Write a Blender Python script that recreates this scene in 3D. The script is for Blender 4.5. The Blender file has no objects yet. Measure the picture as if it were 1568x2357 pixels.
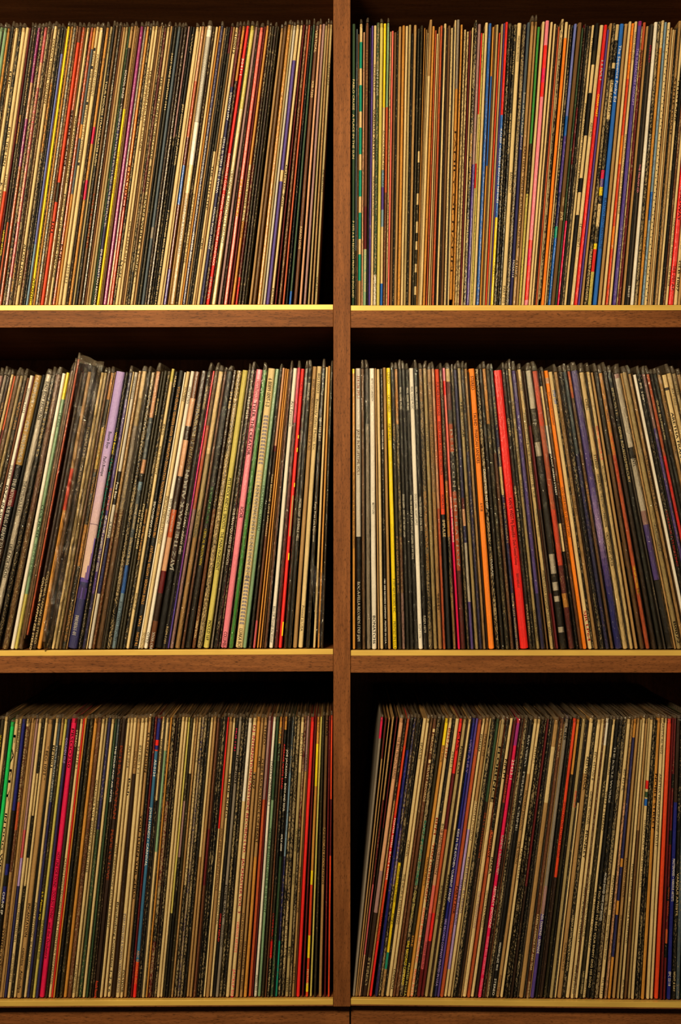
import bpy, bmesh, math, random, re
from mathutils import Vector, Matrix
C = bpy.context
scene = C.scene
COL = C.collection

# ------------------------------------------------------------------ camera, world, light, exposure
S = 0.0004845                       # metres per photo pixel in the plane of the record spines
CX, CZ = 784.0, 1178.5              # picture centre in photo pixels
DIST = 1.586
def wx(px): return (px - CX) * S
def wz(py): return (CZ - py) * S

cam_data = bpy.data.cameras.new('camera')
cam_data.sensor_fit = 'VERTICAL'
cam_data.sensor_height = 36.0
cam_data.lens = 36.0 * DIST / (2357 * S)
cam_data.clip_start = 0.05
cam_data.dof.use_dof = True
cam_data.dof.focus_distance = DIST
cam_data.dof.aperture_fstop = 5.0
cam = bpy.data.objects.new('camera', cam_data)
COL.objects.link(cam)
cam.location = (0, -DIST, 0)
cam.rotation_euler = (math.radians(90), 0, 0)
scene.camera = cam

world = bpy.data.worlds.new('world')
scene.world = world
world.use_nodes = True
bg = world.node_tree.nodes['Background']
bg.inputs[0].default_value = (1.0, 0.72, 0.45, 1)
bg.inputs[1].default_value = 0.004

def area_light(name, loc, target, size_x, size_y, power, colour):
    d = bpy.data.lights.new(name, 'AREA')
    d.shape = 'RECTANGLE'; d.size = size_x; d.size_y = size_y
    d.energy = power; d.color = colour
    o = bpy.data.objects.new(name, d)
    COL.objects.link(o)
    o.location = loc
    v = Vector(target) - Vector(loc)
    o.rotation_euler = v.to_track_quat('-Z', 'Y').to_euler()
    return o
area_light('lamp_light', (-0.40, -1.28, 0.52), (-0.05, 0, 0.14), 0.36, 0.26, 29.0, (1.0, 0.82, 0.52))

area_light('room_bounce_light', (0.35, -1.9, 0.02), (0.0, 0, 0.0), 0.9, 0.6, 0.8, (1.0, 0.80, 0.52))  # added weak fill, an unseen source standing in for light bounced off the room

scene.view_settings.view_transform = 'Standard'
scene.view_settings.look = 'None'
scene.view_settings.exposure = 0.0
scene.view_settings.gamma = 1.0
scene.view_settings.use_curve_mapping = False
scene.cycles.transparent_max_bounces = 24

# ------------------------------------------------------------------ helpers
def lin(c):
    return tuple(((v / 255) / 12.92 if v / 255 <= 0.04045 else ((v / 255 + 0.055) / 1.055) ** 2.4) for v in c)

def mesh_obj(name, verts, faces, mat, parent=None, cols=None, gloss=None, smooth=False):
    me = bpy.data.meshes.new(name)
    me.from_pydata(verts, [], faces)
    me.materials.append(mat)
    if cols is not None:            # one colour (r, g, b, wear) per face
        at = me.attributes.new('Col', 'FLOAT_COLOR', 'FACE')
        flat = []
        for c in cols: flat.extend(c)
        at.data.foreach_set('color', flat)
    if gloss is not None:
        at = me.attributes.new('Gloss', 'FLOAT', 'FACE')
        at.data.foreach_set('value', [gloss] * len(faces) if not isinstance(gloss, list) else gloss)
    if smooth:
        me.polygons.foreach_set('use_smooth', [True] * len(me.polygons))
    me.update()
    o = bpy.data.objects.new(name, me)
    COL.objects.link(o)
    if parent is not None: o.parent = parent
    return o

def box(x0, x1, y0, y1, z0, z1, dz=0.0, bev=0.0006):
    """A bevelled box; dz lowers or raises its right end (a board that is not quite level)."""
    bm = bmesh.new()
    bmesh.ops.create_cube(bm, size=1.0)
    for v in bm.verts:
        v.co = Vector((x0 + (v.co.x + .5) * (x1 - x0), y0 + (v.co.y + .5) * (y1 - y0), z0 + (v.co.z + .5) * (z1 - z0)))
    if bev > 0:
        bmesh.ops.bevel(bm, geom=bm.edges[:], offset=bev, segments=2, affect='EDGES', profile=0.5)
    for v in bm.verts:
        v.co.z += dz * (v.co.x - x0) / (x1 - x0)
    return bm

def bm_obj(name, bm, mat, parent=None):
    me = bpy.data.meshes.new(name)
    bm.to_mesh(me); bm.free()
    me.materials.append(mat)
    o = bpy.data.objects.new(name, me)
    COL.objects.link(o)
    if parent is not None: o.parent = parent
    return o

def empty(name, loc, label, cat):
    o = bpy.data.objects.new(name, None)
    o.empty_display_size = 0.05
    COL.objects.link(o)
    o.location = loc
    o['label'] = label; o['category'] = cat
    return o

# ------------------------------------------------------------------ materials
class NT:
    def __init__(self, name):
        self.m = bpy.data.materials.new(name); self.m.use_nodes = True
        self.t = self.m.node_tree; self.t.nodes.clear()
    def n(self, typ, **kw):
        nd = self.t.nodes.new(typ)
        for k, v in kw.items(): setattr(nd, k, v)
        return nd
    def l(self, a, b): self.t.links.new(a, b)
    def math(self, op, a, b=None, c=None, clamp=False):
        nd = self.n('ShaderNodeMath', operation=op); nd.use_clamp = clamp
        for i, v in enumerate((a, b, c)):
            if v is None: continue
            if hasattr(v, 'links'): self.l(v, nd.inputs[i])
            else: nd.inputs[i].default_value = v
        return nd.outputs[0]
    def mix(self, fac, a, b, blend='MIX'):
        nd = self.n('ShaderNodeMix', data_type='RGBA', blend_type=blend)
        for i, v in ((0, fac), (6, a), (7, b)):
            if hasattr(v, 'links'): self.l(v, nd.inputs[i])
            else: nd.inputs[i].default_value = v if i == 0 else (*v[:3], 1)
        return nd.outputs[2]
    def ramp(self, fac, stops):
        nd = self.n('ShaderNodeValToRGB')
        el = nd.color_ramp.elements
        while len(el) < len(stops): el.new(0.5)
        for e, (p, c) in zip(el, stops):
            e.position = p; e.color = (*c, 1) if len(c) == 3 else c
        self.l(fac, nd.inputs[0])
        return nd.outputs[0]
    def noise(self, vec, scale, detail=2.0, rough=0.5):
        nd = self.n('ShaderNodeTexNoise')
        nd.inputs['Scale'].default_value = scale; nd.inputs['Detail'].default_value = detail
        nd.inputs['Roughness'].default_value = rough
        self.l(vec, nd.inputs['Vector'])
        return nd.outputs['Fac']
    def vec(self, v, scale=(1, 1, 1), add=None):
        nd = self.n('ShaderNodeMapping'); nd.inputs['Scale'].default_value = scale
        self.l(v, nd.inputs['Vector'])
        if add is None: return nd.outputs[0]
        ad = self.n('ShaderNodeVectorMath', operation='ADD')
        self.l(nd.outputs[0], ad.inputs[0]); self.l(add, ad.inputs[1])
        return ad.outputs[0]

def principled(t, base, rough, metallic=0.0, spec=None, normal=None, coat=None):
    p = t.n('ShaderNodeBsdfPrincipled')
    for key, v in (('Base Color', base), ('Roughness', rough), ('Metallic', metallic), ('Specular IOR Level', spec), ('Normal', normal), ('Coat Weight', coat)):
        if v is None: continue
        if hasattr(v, 'links'): t.l(v, p.inputs[key])
        else: p.inputs[key].default_value = (*v, 1) if isinstance(v, tuple) else v
    out = t.n('ShaderNodeOutputMaterial')
    t.l(p.outputs[0], out.inputs[0])
    return p

def walnut(name, axis):
    t = NT(name)
    tc = t.n('ShaderNodeTexCoord'); oi = t.n('ShaderNodeObjectInfo')
    off = t.n('ShaderNodeVectorMath', operation='SCALE'); off.inputs[0].default_value = (7.3, 3.1, 5.7)
    t.l(oi.outputs['Random'], off.inputs['Scale'])
    st = lambda across, along: (along, across, across) if axis == 'x' else (across, across, along)
    broad = t.noise(t.vec(tc.outputs['Object'], st(55, 5), off.outputs[0]), 1.0, 3.0, 0.55)
    fig = t.noise(t.vec(tc.outputs['Object'], st(300, 22), off.outputs[0]), 1.0, 3.0, 0.6)
    pore = t.noise(t.vec(tc.outputs['Object'], st(1500, 190), off.outputs[0]), 1.0, 2.0, 0.6)
    base = t.ramp(broad, [(0.25, (0.17, 0.055, 0.016)), (0.5, (0.25, 0.085, 0.025)), (0.75, (0.33, 0.120, 0.037))])
    base = t.mix(t.ramp(fig, [(0.35, (0.5, 0.5, 0.5)), (0.7, (0, 0, 0))]), base, (0.07, 0.022, 0.006))
    base = t.mix(t.ramp(pore, [(0.55, (0, 0, 0)), (0.66, (0.7, 0.7, 0.7))]), base, (0.025, 0.008, 0.002))
    b = t.n('ShaderNodeBump'); b.inputs['Strength'].default_value = 0.15; b.inputs['Distance'].default_value = 0.0004
    t.l(t.math('SUBTRACT', 1.0, pore), b.inputs['Height'])
    principled(t, base, 0.55, spec=0.12, normal=b.outputs[0])
    return t.m
WOOD_X, WOOD_Z = walnut('walnut_grain_level', 'x'), walnut('walnut_grain_upright', 'z')

def brass():
    t = NT('brushed_brass')
    tc = t.n('ShaderNodeTexCoord')
    br = t.noise(t.vec(tc.outputs['Object'], (8, 900, 900)), 1.0, 3.0, 0.6)
    bl = t.noise(t.vec(tc.outputs['Object'], (14, 60, 60)), 1.0, 3.0, 0.6)
    base = t.mix(t.ramp(br, [(0.3, (0.5, 0.5, 0.5)), (0.7, (0, 0, 0))]), (0.84, 0.55, 0.12), (0.62, 0.38, 0.07))
    base = t.mix(t.ramp(bl, [(0.35, (0.4, 0.4, 0.4)), (0.6, (0, 0, 0))]), base, (0.50, 0.30, 0.06))
    principled(t, base, 0.40, metallic=0.2, spec=0.4)
    return t.m
BRASS = brass()

def card():
    """Printed record jackets: the colour comes from each jacket, edge wear and grime from noise that differs per jacket."""
    t = NT('printed_card')
    tc = t.n('ShaderNodeTexCoord'); oi = t.n('ShaderNodeObjectInfo')
    at = t.n('ShaderNodeAttribute', attribute_name='Col')
    gl = t.n('ShaderNodeAttribute', attribute_name='Gloss')
    off = t.n('ShaderNodeVectorMath', operation='SCALE'); off.inputs[0].default_value = (91.3, 47.7, 133.1)
    t.l(oi.outputs['Random'], off.inputs['Scale'])
    chip = t.noise(t.vec(tc.outputs['Object'], (1150, 500, 420), off.outputs[0]), 1.0, 4.0, 0.65)
    patch = t.noise(t.vec(tc.outputs['Object'], (110, 60, 26), off.outputs[0]), 1.0, 3.0, 0.6)
    fine = t.noise(t.vec(tc.outputs['Object'], (1500, 900, 500), off.outputs[0]), 1.0, 2.0, 0.6)
    wear = at.outputs['Alpha']
    lum = t.n('ShaderNodeRGBToBW'); t.l(at.outputs['Color'], lum.inputs[0])
    light = t.math('GREATER_THAN', lum.outputs[0], 0.12)
    worn = t.mix(light, (0.40, 0.29, 0.145), (0.11, 0.065, 0.028))
    # how much shows through: chip + patch against a threshold that falls with wear
    v = t.math('ADD', t.math('MULTIPLY', chip, 0.72), t.math('MULTIPLY', patch, 0.28))
    thr = t.math('SUBTRACT', 0.70, t.math('MULTIPLY', wear, 0.24))
    fac = t.math('MULTIPLY', t.math('SUBTRACT', v, thr), 30.0, clamp=True)
    fac = t.math('MULTIPLY', fac, t.math('MULTIPLY_ADD', wear, 0.6, 0.3, clamp=True))
    col = t.mix(fac, at.outputs['Color'], worn)
    grime = t.ramp(patch, [(0.3, (0.62, 0.58, 0.52)), (0.62, (1, 1, 1))])
    col = t.mix(t.math('MULTIPLY_ADD', wear, 0.7, 0.3, clamp=True), col, grime, 'MULTIPLY')
    col = t.mix(0.35, col, t.ramp(fine, [(0.3, (0.7, 0.7, 0.7)), (0.7, (1.25, 1.25, 1.25))]), 'MULTIPLY')
    crin = t.noise(t.vec(tc.outputs['Object'], (700, 400, 260), off.outputs[0]), 1.0, 3.0, 0.7)
    b = t.n('ShaderNodeBump'); b.inputs['Strength'].default_value = 0.6; b.inputs['Distance'].default_value = 0.0008
    t.l(crin, b.inputs['Height'])
    rough = t.math('MULTIPLY_ADD', gl.outputs['Fac'], -0.6, 0.74)
    spec = t.math('MULTIPLY_ADD', gl.outputs['Fac'], 0.5, 0.2)
    pr = principled(t, col, rough, spec=spec, normal=b.outputs[0])
    b2 = t.n('ShaderNodeBump'); b2.inputs['Strength'].default_value = 1.0; b2.inputs['Distance'].default_value = 0.0016
    t.l(t.noise(t.vec(tc.outputs['Object'], (620, 300, 330), off.outputs[0]), 1.0, 4.0, 0.7), b2.inputs['Height'])
    t.l(b2.outputs[0], pr.inputs['Coat Normal'])
    t.l(t.math('MULTIPLY', gl.outputs['Fac'], 0.5), pr.inputs['Coat Weight'])
    pr.inputs['Coat Roughness'].default_value = 0.08
    return t.m
CARD = card()

def ink():
    t = NT('spine_print')
    at = t.n('ShaderNodeAttribute', attribute_name='Col')
    principled(t, at.outputs['Color'], 0.6, spec=0.2)
    return t.m
INK = ink()

def film():
    t = NT('clear_plastic_film')
    tc = t.n('ShaderNodeTexCoord'); oi = t.n('ShaderNodeObjectInfo')
    off = t.n('ShaderNodeVectorMath', operation='SCALE'); off.inputs[0].default_value = (61.3, 27.7, 93.1)
    t.l(oi.outputs['Random'], off.inputs['Scale'])
    crin = t.noise(t.vec(tc.outputs['Object'], (420, 160, 110), off.outputs[0]), 1.0, 3.0, 0.65)
    b = t.n('ShaderNodeBump'); b.inputs['Strength'].default_value = 1.0; b.inputs['Distance'].default_value = 0.0026
    t.l(crin, b.inputs['Height'])
    tr = t.n('ShaderNodeBsdfTransparent'); tr.inputs[0].default_value = (0.95, 0.93, 0.89, 1)
    df = t.n('ShaderNodeBsdfDiffuse'); df.inputs[0].default_value = (0.60, 0.46, 0.31, 1)
    tl = t.n('ShaderNodeBsdfTranslucent'); tl.inputs[0].default_value = (0.60, 0.46, 0.31, 1)
    gs = t.n('ShaderNodeBsdfGlossy'); gs.inputs['Roughness'].default_value = 0.07
    t.l(b.outputs[0], gs.inputs['Normal'])
    m0 = t.n('ShaderNodeMixShader'); m0.inputs[0].default_value = 0.5
    t.l(df.outputs[0], m0.inputs[1]); t.l(tl.outputs[0], m0.inputs[2])
    m1 = t.n('ShaderNodeMixShader'); sp = t.n('ShaderNodeSeparateXYZ'); t.l(tc.outputs['Object'], sp.inputs[0])
    t.l(t.math('MULTIPLY_ADD', t.math('GREATER_THAN', sp.outputs[2], 0.3145), 0.19, 0.025), m1.inputs[0])
    t.l(tr.outputs[0], m1.inputs[1]); t.l(m0.outputs[0], m1.inputs[2])
    fr = t.n('ShaderNodeFresnel'); fr.inputs['IOR'].default_value = 1.3
    t.l(b.outputs[0], fr.inputs['Normal'])
    m2 = t.n('ShaderNodeMixShader')
    t.l(t.math('MULTIPLY_ADD', fr.outputs[0], 0.9, 0.05, clamp=True), m2.inputs[0])
    t.l(m1.outputs[0], m2.inputs[1]); t.l(gs.outputs[0], m2.inputs[2])
    out = t.n('ShaderNodeOutputMaterial'); t.l(m2.outputs[0], out.inputs[0])
    return t.m
FILM = film()

# ------------------------------------------------------------------ the two walnut shelving units
FRONT, BACK = -0.0065, 0.338
KF = (DIST + FRONT) / DIST           # front faces are a touch nearer than the spines
def fx(px): return wx(px) * KF
def fz(py): return wz(py) * KF
BOARD_T = 0.0188; STRIP_T = 0.0060
X_LEFT, X_DIV0, X_DIV1, X_RIGHT = -200, 767.5, 807.3, 1772
# for each shelf: photo y of the strip's top edge at the two ends of the part in view
SHELF_Y = {('L', 0): (-93.0, -93.0), ('R', 0): (-92.0, -92.0),
           ('L', 1): (702.6, 700.8), ('R', 1): (703.0, 702.0),
           ('L', 2): (1497.8, 1494.0), ('R', 2): (1497.0, 1497.0),
           ('L', 3): (2304.0, 2300.5), ('R', 3): (2299.5, 2307.5)}
ENDS = {'L': (0.0, X_DIV0), 'R': (X_DIV1, 1568.0)}
def shelf_z(side, k, px):
    a, b = SHELF_Y[(side, k)]; x0, x1 = ENDS[side]
    return fz(a + (b - a) * (px - x0) / (x1 - x0))

units = {}
for side in 'LR':
    lab = ('walnut shelving unit whose wide upright divides the two bays of records' if side == 'L'
           else 'walnut shelving unit beyond the dividing upright, with a dark gap at its bottom corner')
    u = empty('shelving_unit', (0, 0, 0), lab, 'shelving')
    u['group'] = 'walnut shelving units'
    units[side] = u
    x0, x1 = (X_LEFT, X_DIV0) if side == 'L' else (X_DIV1, X_RIGHT)
    for k in range(4):
        za, zb = shelf_z(side, k, x0), shelf_z(side, k, x1)
        low = k == 3
        b0 = FRONT + (0.0008 if low else 0.0)
        sh = bm_obj('shelf', box(fx(x0) + .0002, fx(x1) - .0002, FRONT, BACK - .006, za - STRIP_T - (0.0015 if low else BOARD_T), za - STRIP_T, zb - za, 0.0004), WOOD_X, u)
        bm_obj('shelf_top', box(fx(x0) + .0002, fx(x1) - .0002, FRONT + .0075, BACK - .006, za - STRIP_T + .00005, za - .0001, zb - za, 0.0), WOOD_X, sh)
        st = bm_obj('brass_strip', box(fx(x0) + .0003, fx(x1) - .0003, FRONT - .0002, FRONT + .0074, za - STRIP_T + .0001, za, zb - za, 0.0003), BRASS, sh)
        st['label'] = 'brushed brass edge strip'
    ztop = fz(-60); zb3 = shelf_z(side, 3, x0 if side == 'L' else x1) - 0.012
    if side == 'L':
        bm_obj('upright', box(fx(X_DIV0), fx(X_DIV1) - .0002, FRONT - .0003, BACK, fz(2317), fz(-300), 0, 0.0005), WOOD_Z, u)
        bm_obj('upright', box(fx(X_LEFT) - .019, fx(X_LEFT), FRONT - .0003, BACK, fz(2317), fz(-300), 0, 0.0005), WOOD_Z, u)
        bm_obj('plinth', box(fx(X_LEFT) - .019, fx(805.0), FRONT + .013, BACK, fz(2600), fz(2318.5), 0, 0.0005), WOOD_X, u)
    else:
        bm_obj('upright', box(fx(X_RIGHT), fx(X_RIGHT) + .019, FRONT - .0003, BACK, fz(2322), fz(-300), 0, 0.0005), WOOD_Z, u)
        bm_obj('plinth', box(fx(808.4), fx(X_RIGHT) + .019, FRONT + .013, BACK, fz(2600), fz(2318.5), fz(2327) - fz(2318.5), 0.0005), WOOD_X, u)
    bm_obj('back_panel', box(fx(x0) - .004 if side == 'L' else fx(x0), fx(x1), BACK - .006, BACK - .0005, fz(2318), fz(-300), 0, 0.0), WOOD_Z, u)

# ------------------------------------------------------------------ colours of the spines (as albedo)
PAL = {'W': (232, 222, 206), 'w': (196, 186, 172), 'C': (218, 190, 136), 'c': (172, 149, 100), 'T': (172, 132, 80), 't': (106, 73, 40),
       'A': (204, 140, 56), 'O': (246, 130, 28), 'o': (190, 82, 40), 'R': (232, 36, 30), 'r': (96, 17, 20), 'P': (236, 128, 146),
       'p': (232, 108, 94), 'H': (224, 16, 78), 'M': (150, 36, 116), 'm': (160, 122, 120), 'L': (172, 146, 206), 'V': (84, 62, 146),
       'N': (40, 38, 88), 'U': (30, 98, 190), 'u': (122, 152, 178), 'I': (110, 118, 190), 'E': (16, 200, 96), 'e': (46, 72, 46),
       'F': (8, 146, 122), 'S': (128, 160, 122), 's': (70, 82, 92), 'G': (138, 126, 112), 'g': (58, 49, 40), 'K': (17, 14, 11), 'l': (196, 164, 176), 'j': (206, 172, 156), 'd': (50, 106, 146), 'q': (158, 120, 58), 'n': (26, 30, 122),
       'B': (104, 60, 34), 'b': (46, 27, 15), 'D': (46, 39, 20), 'Y': (244, 212, 20), 'y': (200, 184, 92), 'Q': (222, 66, 26),
       'J': (208, 154, 116), 'X': (196, 84, 88), 'Z': (60, 150, 60)}
NAMEC = {'W': 'white', 'w': 'pale grey', 'C': 'cream', 'c': 'dull cream', 'T': 'tan', 't': 'dark tan', 'A': 'amber', 'O': 'orange', 'o': 'rust',
         'R': 'red', 'r': 'maroon', 'P': 'pink', 'p': 'coral', 'H': 'hot pink', 'M': 'magenta', 'm': 'mauve', 'L': 'lavender', 'V': 'violet',
         'N': 'navy', 'U': 'blue', 'u': 'light blue', 'I': 'periwinkle blue', 'E': 'bright green', 'e': 'dark green', 'F': 'teal', 'S': 'sage green',
         's': 'slate', 'G': 'grey', 'g': 'dark grey', 'K': 'black', 'B': 'brown', 'b': 'dark brown', 'D': 'dark olive', 'Y': 'yellow', 'y': 'olive yellow',
         'Q': 'orange red', 'l': 'lilac', 'q': 'old gold', 'd': 'dusty blue', 'n': 'deep blue', 'j': 'pinkish tan', 'J': 'peach', 'X': 'rose', 'Z': 'leaf green'}
ALB = {k: lin(v) for k, v in PAL.items()}

# ------------------------------------------------------------------ the records, shelf by shelf
# one line a record: x of the spine's top in the photo, width, colour bands (X.30Y = colour X down to 30 % then Y)
#   /w0-9 wear, g glossy, p plastic sleeve on or off, hN raised or lowered by N pixels; *name makes it a landmark for the labels
#   >from,to,ink:words along the spine
BAYS = {}
BAYS['TL'] = dict(side='L', k=1, row='top', flap=7.0,
 lean='-60:-165 0:-92 13:-78 55:-36 105:14 128:37 158:69 185:96 203:113 327:240 413:327 456:365 482:395 571:478 582:491 602:517 667:595 679:608 695:625 723:667 763:727', top=50, data='''
-52 7 t/w5
-44 7 C/w3
-36 6 Q/w2
-28 6 K/w5
-20 7 T/w4
-12 6 K/w6
-5 7 b/w6
3 7 S/w3
13 8 S/w3*pale sage >.3,.42,K:PHILIPS
20.5 6 A/w6
30 6 K/w7
39 7 C/w3 >.16,.22,K:EPIC
47 6 K/w6 >.22,.34,C:PHILIPS
55 8 C/w2*double-width cream >.36,.5,K:FULL TIME MEN >.56,.66,K:K. STRENG
64 7 C.59Q/w2*cream-topped red >.53,.58,K:STORY
70 4 r/w3
75 6 g.4D/w5 >.32,.42,A:DEEP COMPANION >.73,.82,Y:UNITED ARTISTS
81 5 b.7o/w6 >.12,.28,C:SWEET SENSATION
90 6 M.2J.33M.5o/w6g*worn purple-topped >.5,.6,C:CONTRAST
98 6 K/w8
105.5 7 X.07X.13J.22X.9m/w3g*rose >.22,.5,C:ACKER BILK ON STAGE >.52,.7,C:RICHARD AND TRIPLE GOLD >.9,1,W:BOARDWALK ENT. CO. INC.
112.5 6 b/w8 >.85,.95,A:OUT OF CURE
121 5 t/w7
128.5 7 C/w2*cream-lettered tan >.05,.28,t:NARADA MICHAEL WALDEN >.78,.93,K:ALLAN TAYLOR
136 6 K.2A.45K.8r/w8
145 5 K/w6
150 5 D.1I.78u/w4*periwinkle blue
158 6 Y/w1*bright yellow >.9,.99,K:ATLANTIC
166.5 5 A/w7
171.5 6 s/w8g >.55,.8,C:MULL. BEAT SEPULCHRE
178 4 B/w7
185 7 B.06Q.56D.63Q/w3*brick red >.7,.74,K:101
193 7 o.3B.7T/w6g >.3,.5,b:SPARK SON
203 6 C/w2 >.32,.56,t:JAMES KAVANAUGH LIVES ON >.6,.9,K:MUSIC OF THE SPHERES, NEW AGE
212 7 o/w7g >.78,.84,K:KUB
219 6 A.08s.35A.4s.6A/w5
225.5 6 C/w2*black-square-marked cream >.08,.5,K:\u25a0 AVCO \u25a0 THE STYLISTICS \u25a0 LET\u2019S PUT IT ALL TOGETHER \u25a0
234 8 C/w2*wide plain cream >.1,.25,K:FUNTIONS AND PAVEMENT >.85,.92,K:2310 613
242 4 b/w5
248 7 A.3A.36H.42A.55H.62A/w6*pink-patched amber
257 5 c/w4 >.03,.1,K:METRONOME
263 6 K/w5 >.2,.5,C:TOUR FOCUSES STRANGULATES RUSH
270 5 t/w5 >.6,.8,o:OUTSIDER
277 6 g/w6g
287 6 T/w3
294 6 c/w4
299.5 4 e/w5
304 7 T.08b.3N.9K/w2*dark one in bold white capitals >.16,.26,W:SCHOOL DAZE >.28,.72,W:ORIGINAL MOTION PICTURE SOUNDTRACK >.8,1,W:EMI-MANHATTAN RECORDS
312 6 T.3Y/w2*yellow-bottomed >.45,.6,t:THE YELLOW MOON
320 4 t/w4
327.5 7 M/w3g*magenta purple
335 6 G.5m.8J/w6g
341 6 A.3O.4O.6Q/w3g*orange >.5,.66,r:MAURICE
347.5 5 K/w7 >.5,.62,C:LOVE PERIOD >.8,.92,C:COLEGO NOTTING
354.5 7 C/w2*first of the three cream >.15,.34,K:A SAMPLE OF PLURALONE\u2019S >.84,.9,K:LYXN
361 6 C/w2 >.16,.45,t:THE SPOON PICTURE SOUND >.7,.85,t:CCC 23224 SITS
367 4 t/w4
372 5 T/w3
377 4 K/w8
381 5 r.6t.8K/w7
388.5 6 C/w5 >.18,.48,K:THE CALIFORNIA GURU CALIF >.5,.9,K:SONGS SEVEN WHITE STONES
395 5 T/w4
400 4 K/w4
405 6 D/w4 >.1,.3,C:HOT WIRE MOTION 1941
413 7 s.72G.76s/w3*slate blue
421 6 b/w5
428 6 b/w6g
436 4 m.4K/w6
441 4 K/w4
446.5 6 K/w3*black one in tan capitals >.03,.1,C:COAST >.28,.5,C:JERRY GOODMAN/LIVE AND JAN/C.EMARL >.66,1,C:P 1976 WARNER BROS. RECORDS INC. PRINTED IN U.S.A.
456 9 C/w1*broad cream
462.5 4 C/w3 >.5,.6,Q:TOUR
468 6 J.2o.4r.5U.64r.82r.87V/w3g*red-and-blue banded
476 4 T/w5
483 11 W.5C.6T/w2gk*black-and-white checkered >.62,.82,W:^HERBIE MANN & GIL EVANS
493.5 4 b/w6
500 6 C/w3 >.6,.85,c:SUN SHINE FACTORY TIME
506 4 A/w3
512.5 7 N/w5g*dark blue one lettered in white >.4,.56,W:^VIRGIN RECORDS >.57,.7,W:^OMMADAWN >.74,.84,W:^MIKE OLDFIELD
519 4 T/w4
523.5 5 g/w5
528.5 5 K/w5g
533 6 r.1D.45C/w3 >.5,.66,D:THE 13TH STEP >.76,.8,K:CBS
539.5 4 T/w3
546.5 7 C/w1*plain cream >.02,.1,K:6100012 >.4,.5,K:^STAN GETZ/LOUNGE
554 7 r.22N/w4 >.24,.34,W:^A&M RECORDS >.4,.6,W:^WHAT THE HELL IS THIS? >.65,.8,W:^JOHNNY GUITAR WATSON
562 6 A.2b/w6
571 7 R/w1*vivid red >.12,.18,W:3041-1 >.46,.86,W:DANGEROUSLY CLOSE \u2022 ORIGINAL MOTION PICTURE SOUNDTRACK >.9,.98,W:ENIGMA
582 9 y.3C/w2g*glossy cream >.52,.78,K:VERONIQUE SANSON / LE MAUDIT
592 6 m/w5
597 4 b/w5
603 8 p/w1g*coral pink >.55,.68,Y:PATTI AUSTIN
611 4 r/w4
617 6 A.5C.7A/w4 >.52,.76,K:MARTHA REEVES & the Vandellas
624 5 b.5r.9R/w7
630 5 D/w5
636 6 b/w5
641 4 D/w5
650.5 6 T/w4h-4
658 6 t/w4
667 7 A/w6g*gold speckled
673 5 c/w4
679 6 w/w1*pale grey
686.5 7 C.13V.52C.56V/w3*violet
695 6 C/w2 >.5,.65,K:Galactic Zoo >.94,1,K:EAL3003
701 4 r/w4
707 6 B/w7
713 5 o/w3
718 4 K/w5
723.5 5 e.95U/w2*dark green
731 7 B/w4 >.02,.1,C:VERTICAL >.2,.26,C:XSB-7350 >.72,.8,C:KAKAO LOVE
739 5 J/w3
746 6 m/w3*dusty pink
752 5 c/w2
757.5 5 T/w5
763 6 c/w3*cream end >.14,.22,K:CLASSY JAZZ >.52,.6,K:DR. MELODY >.9,.95,K:OLP 911
''')

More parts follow.
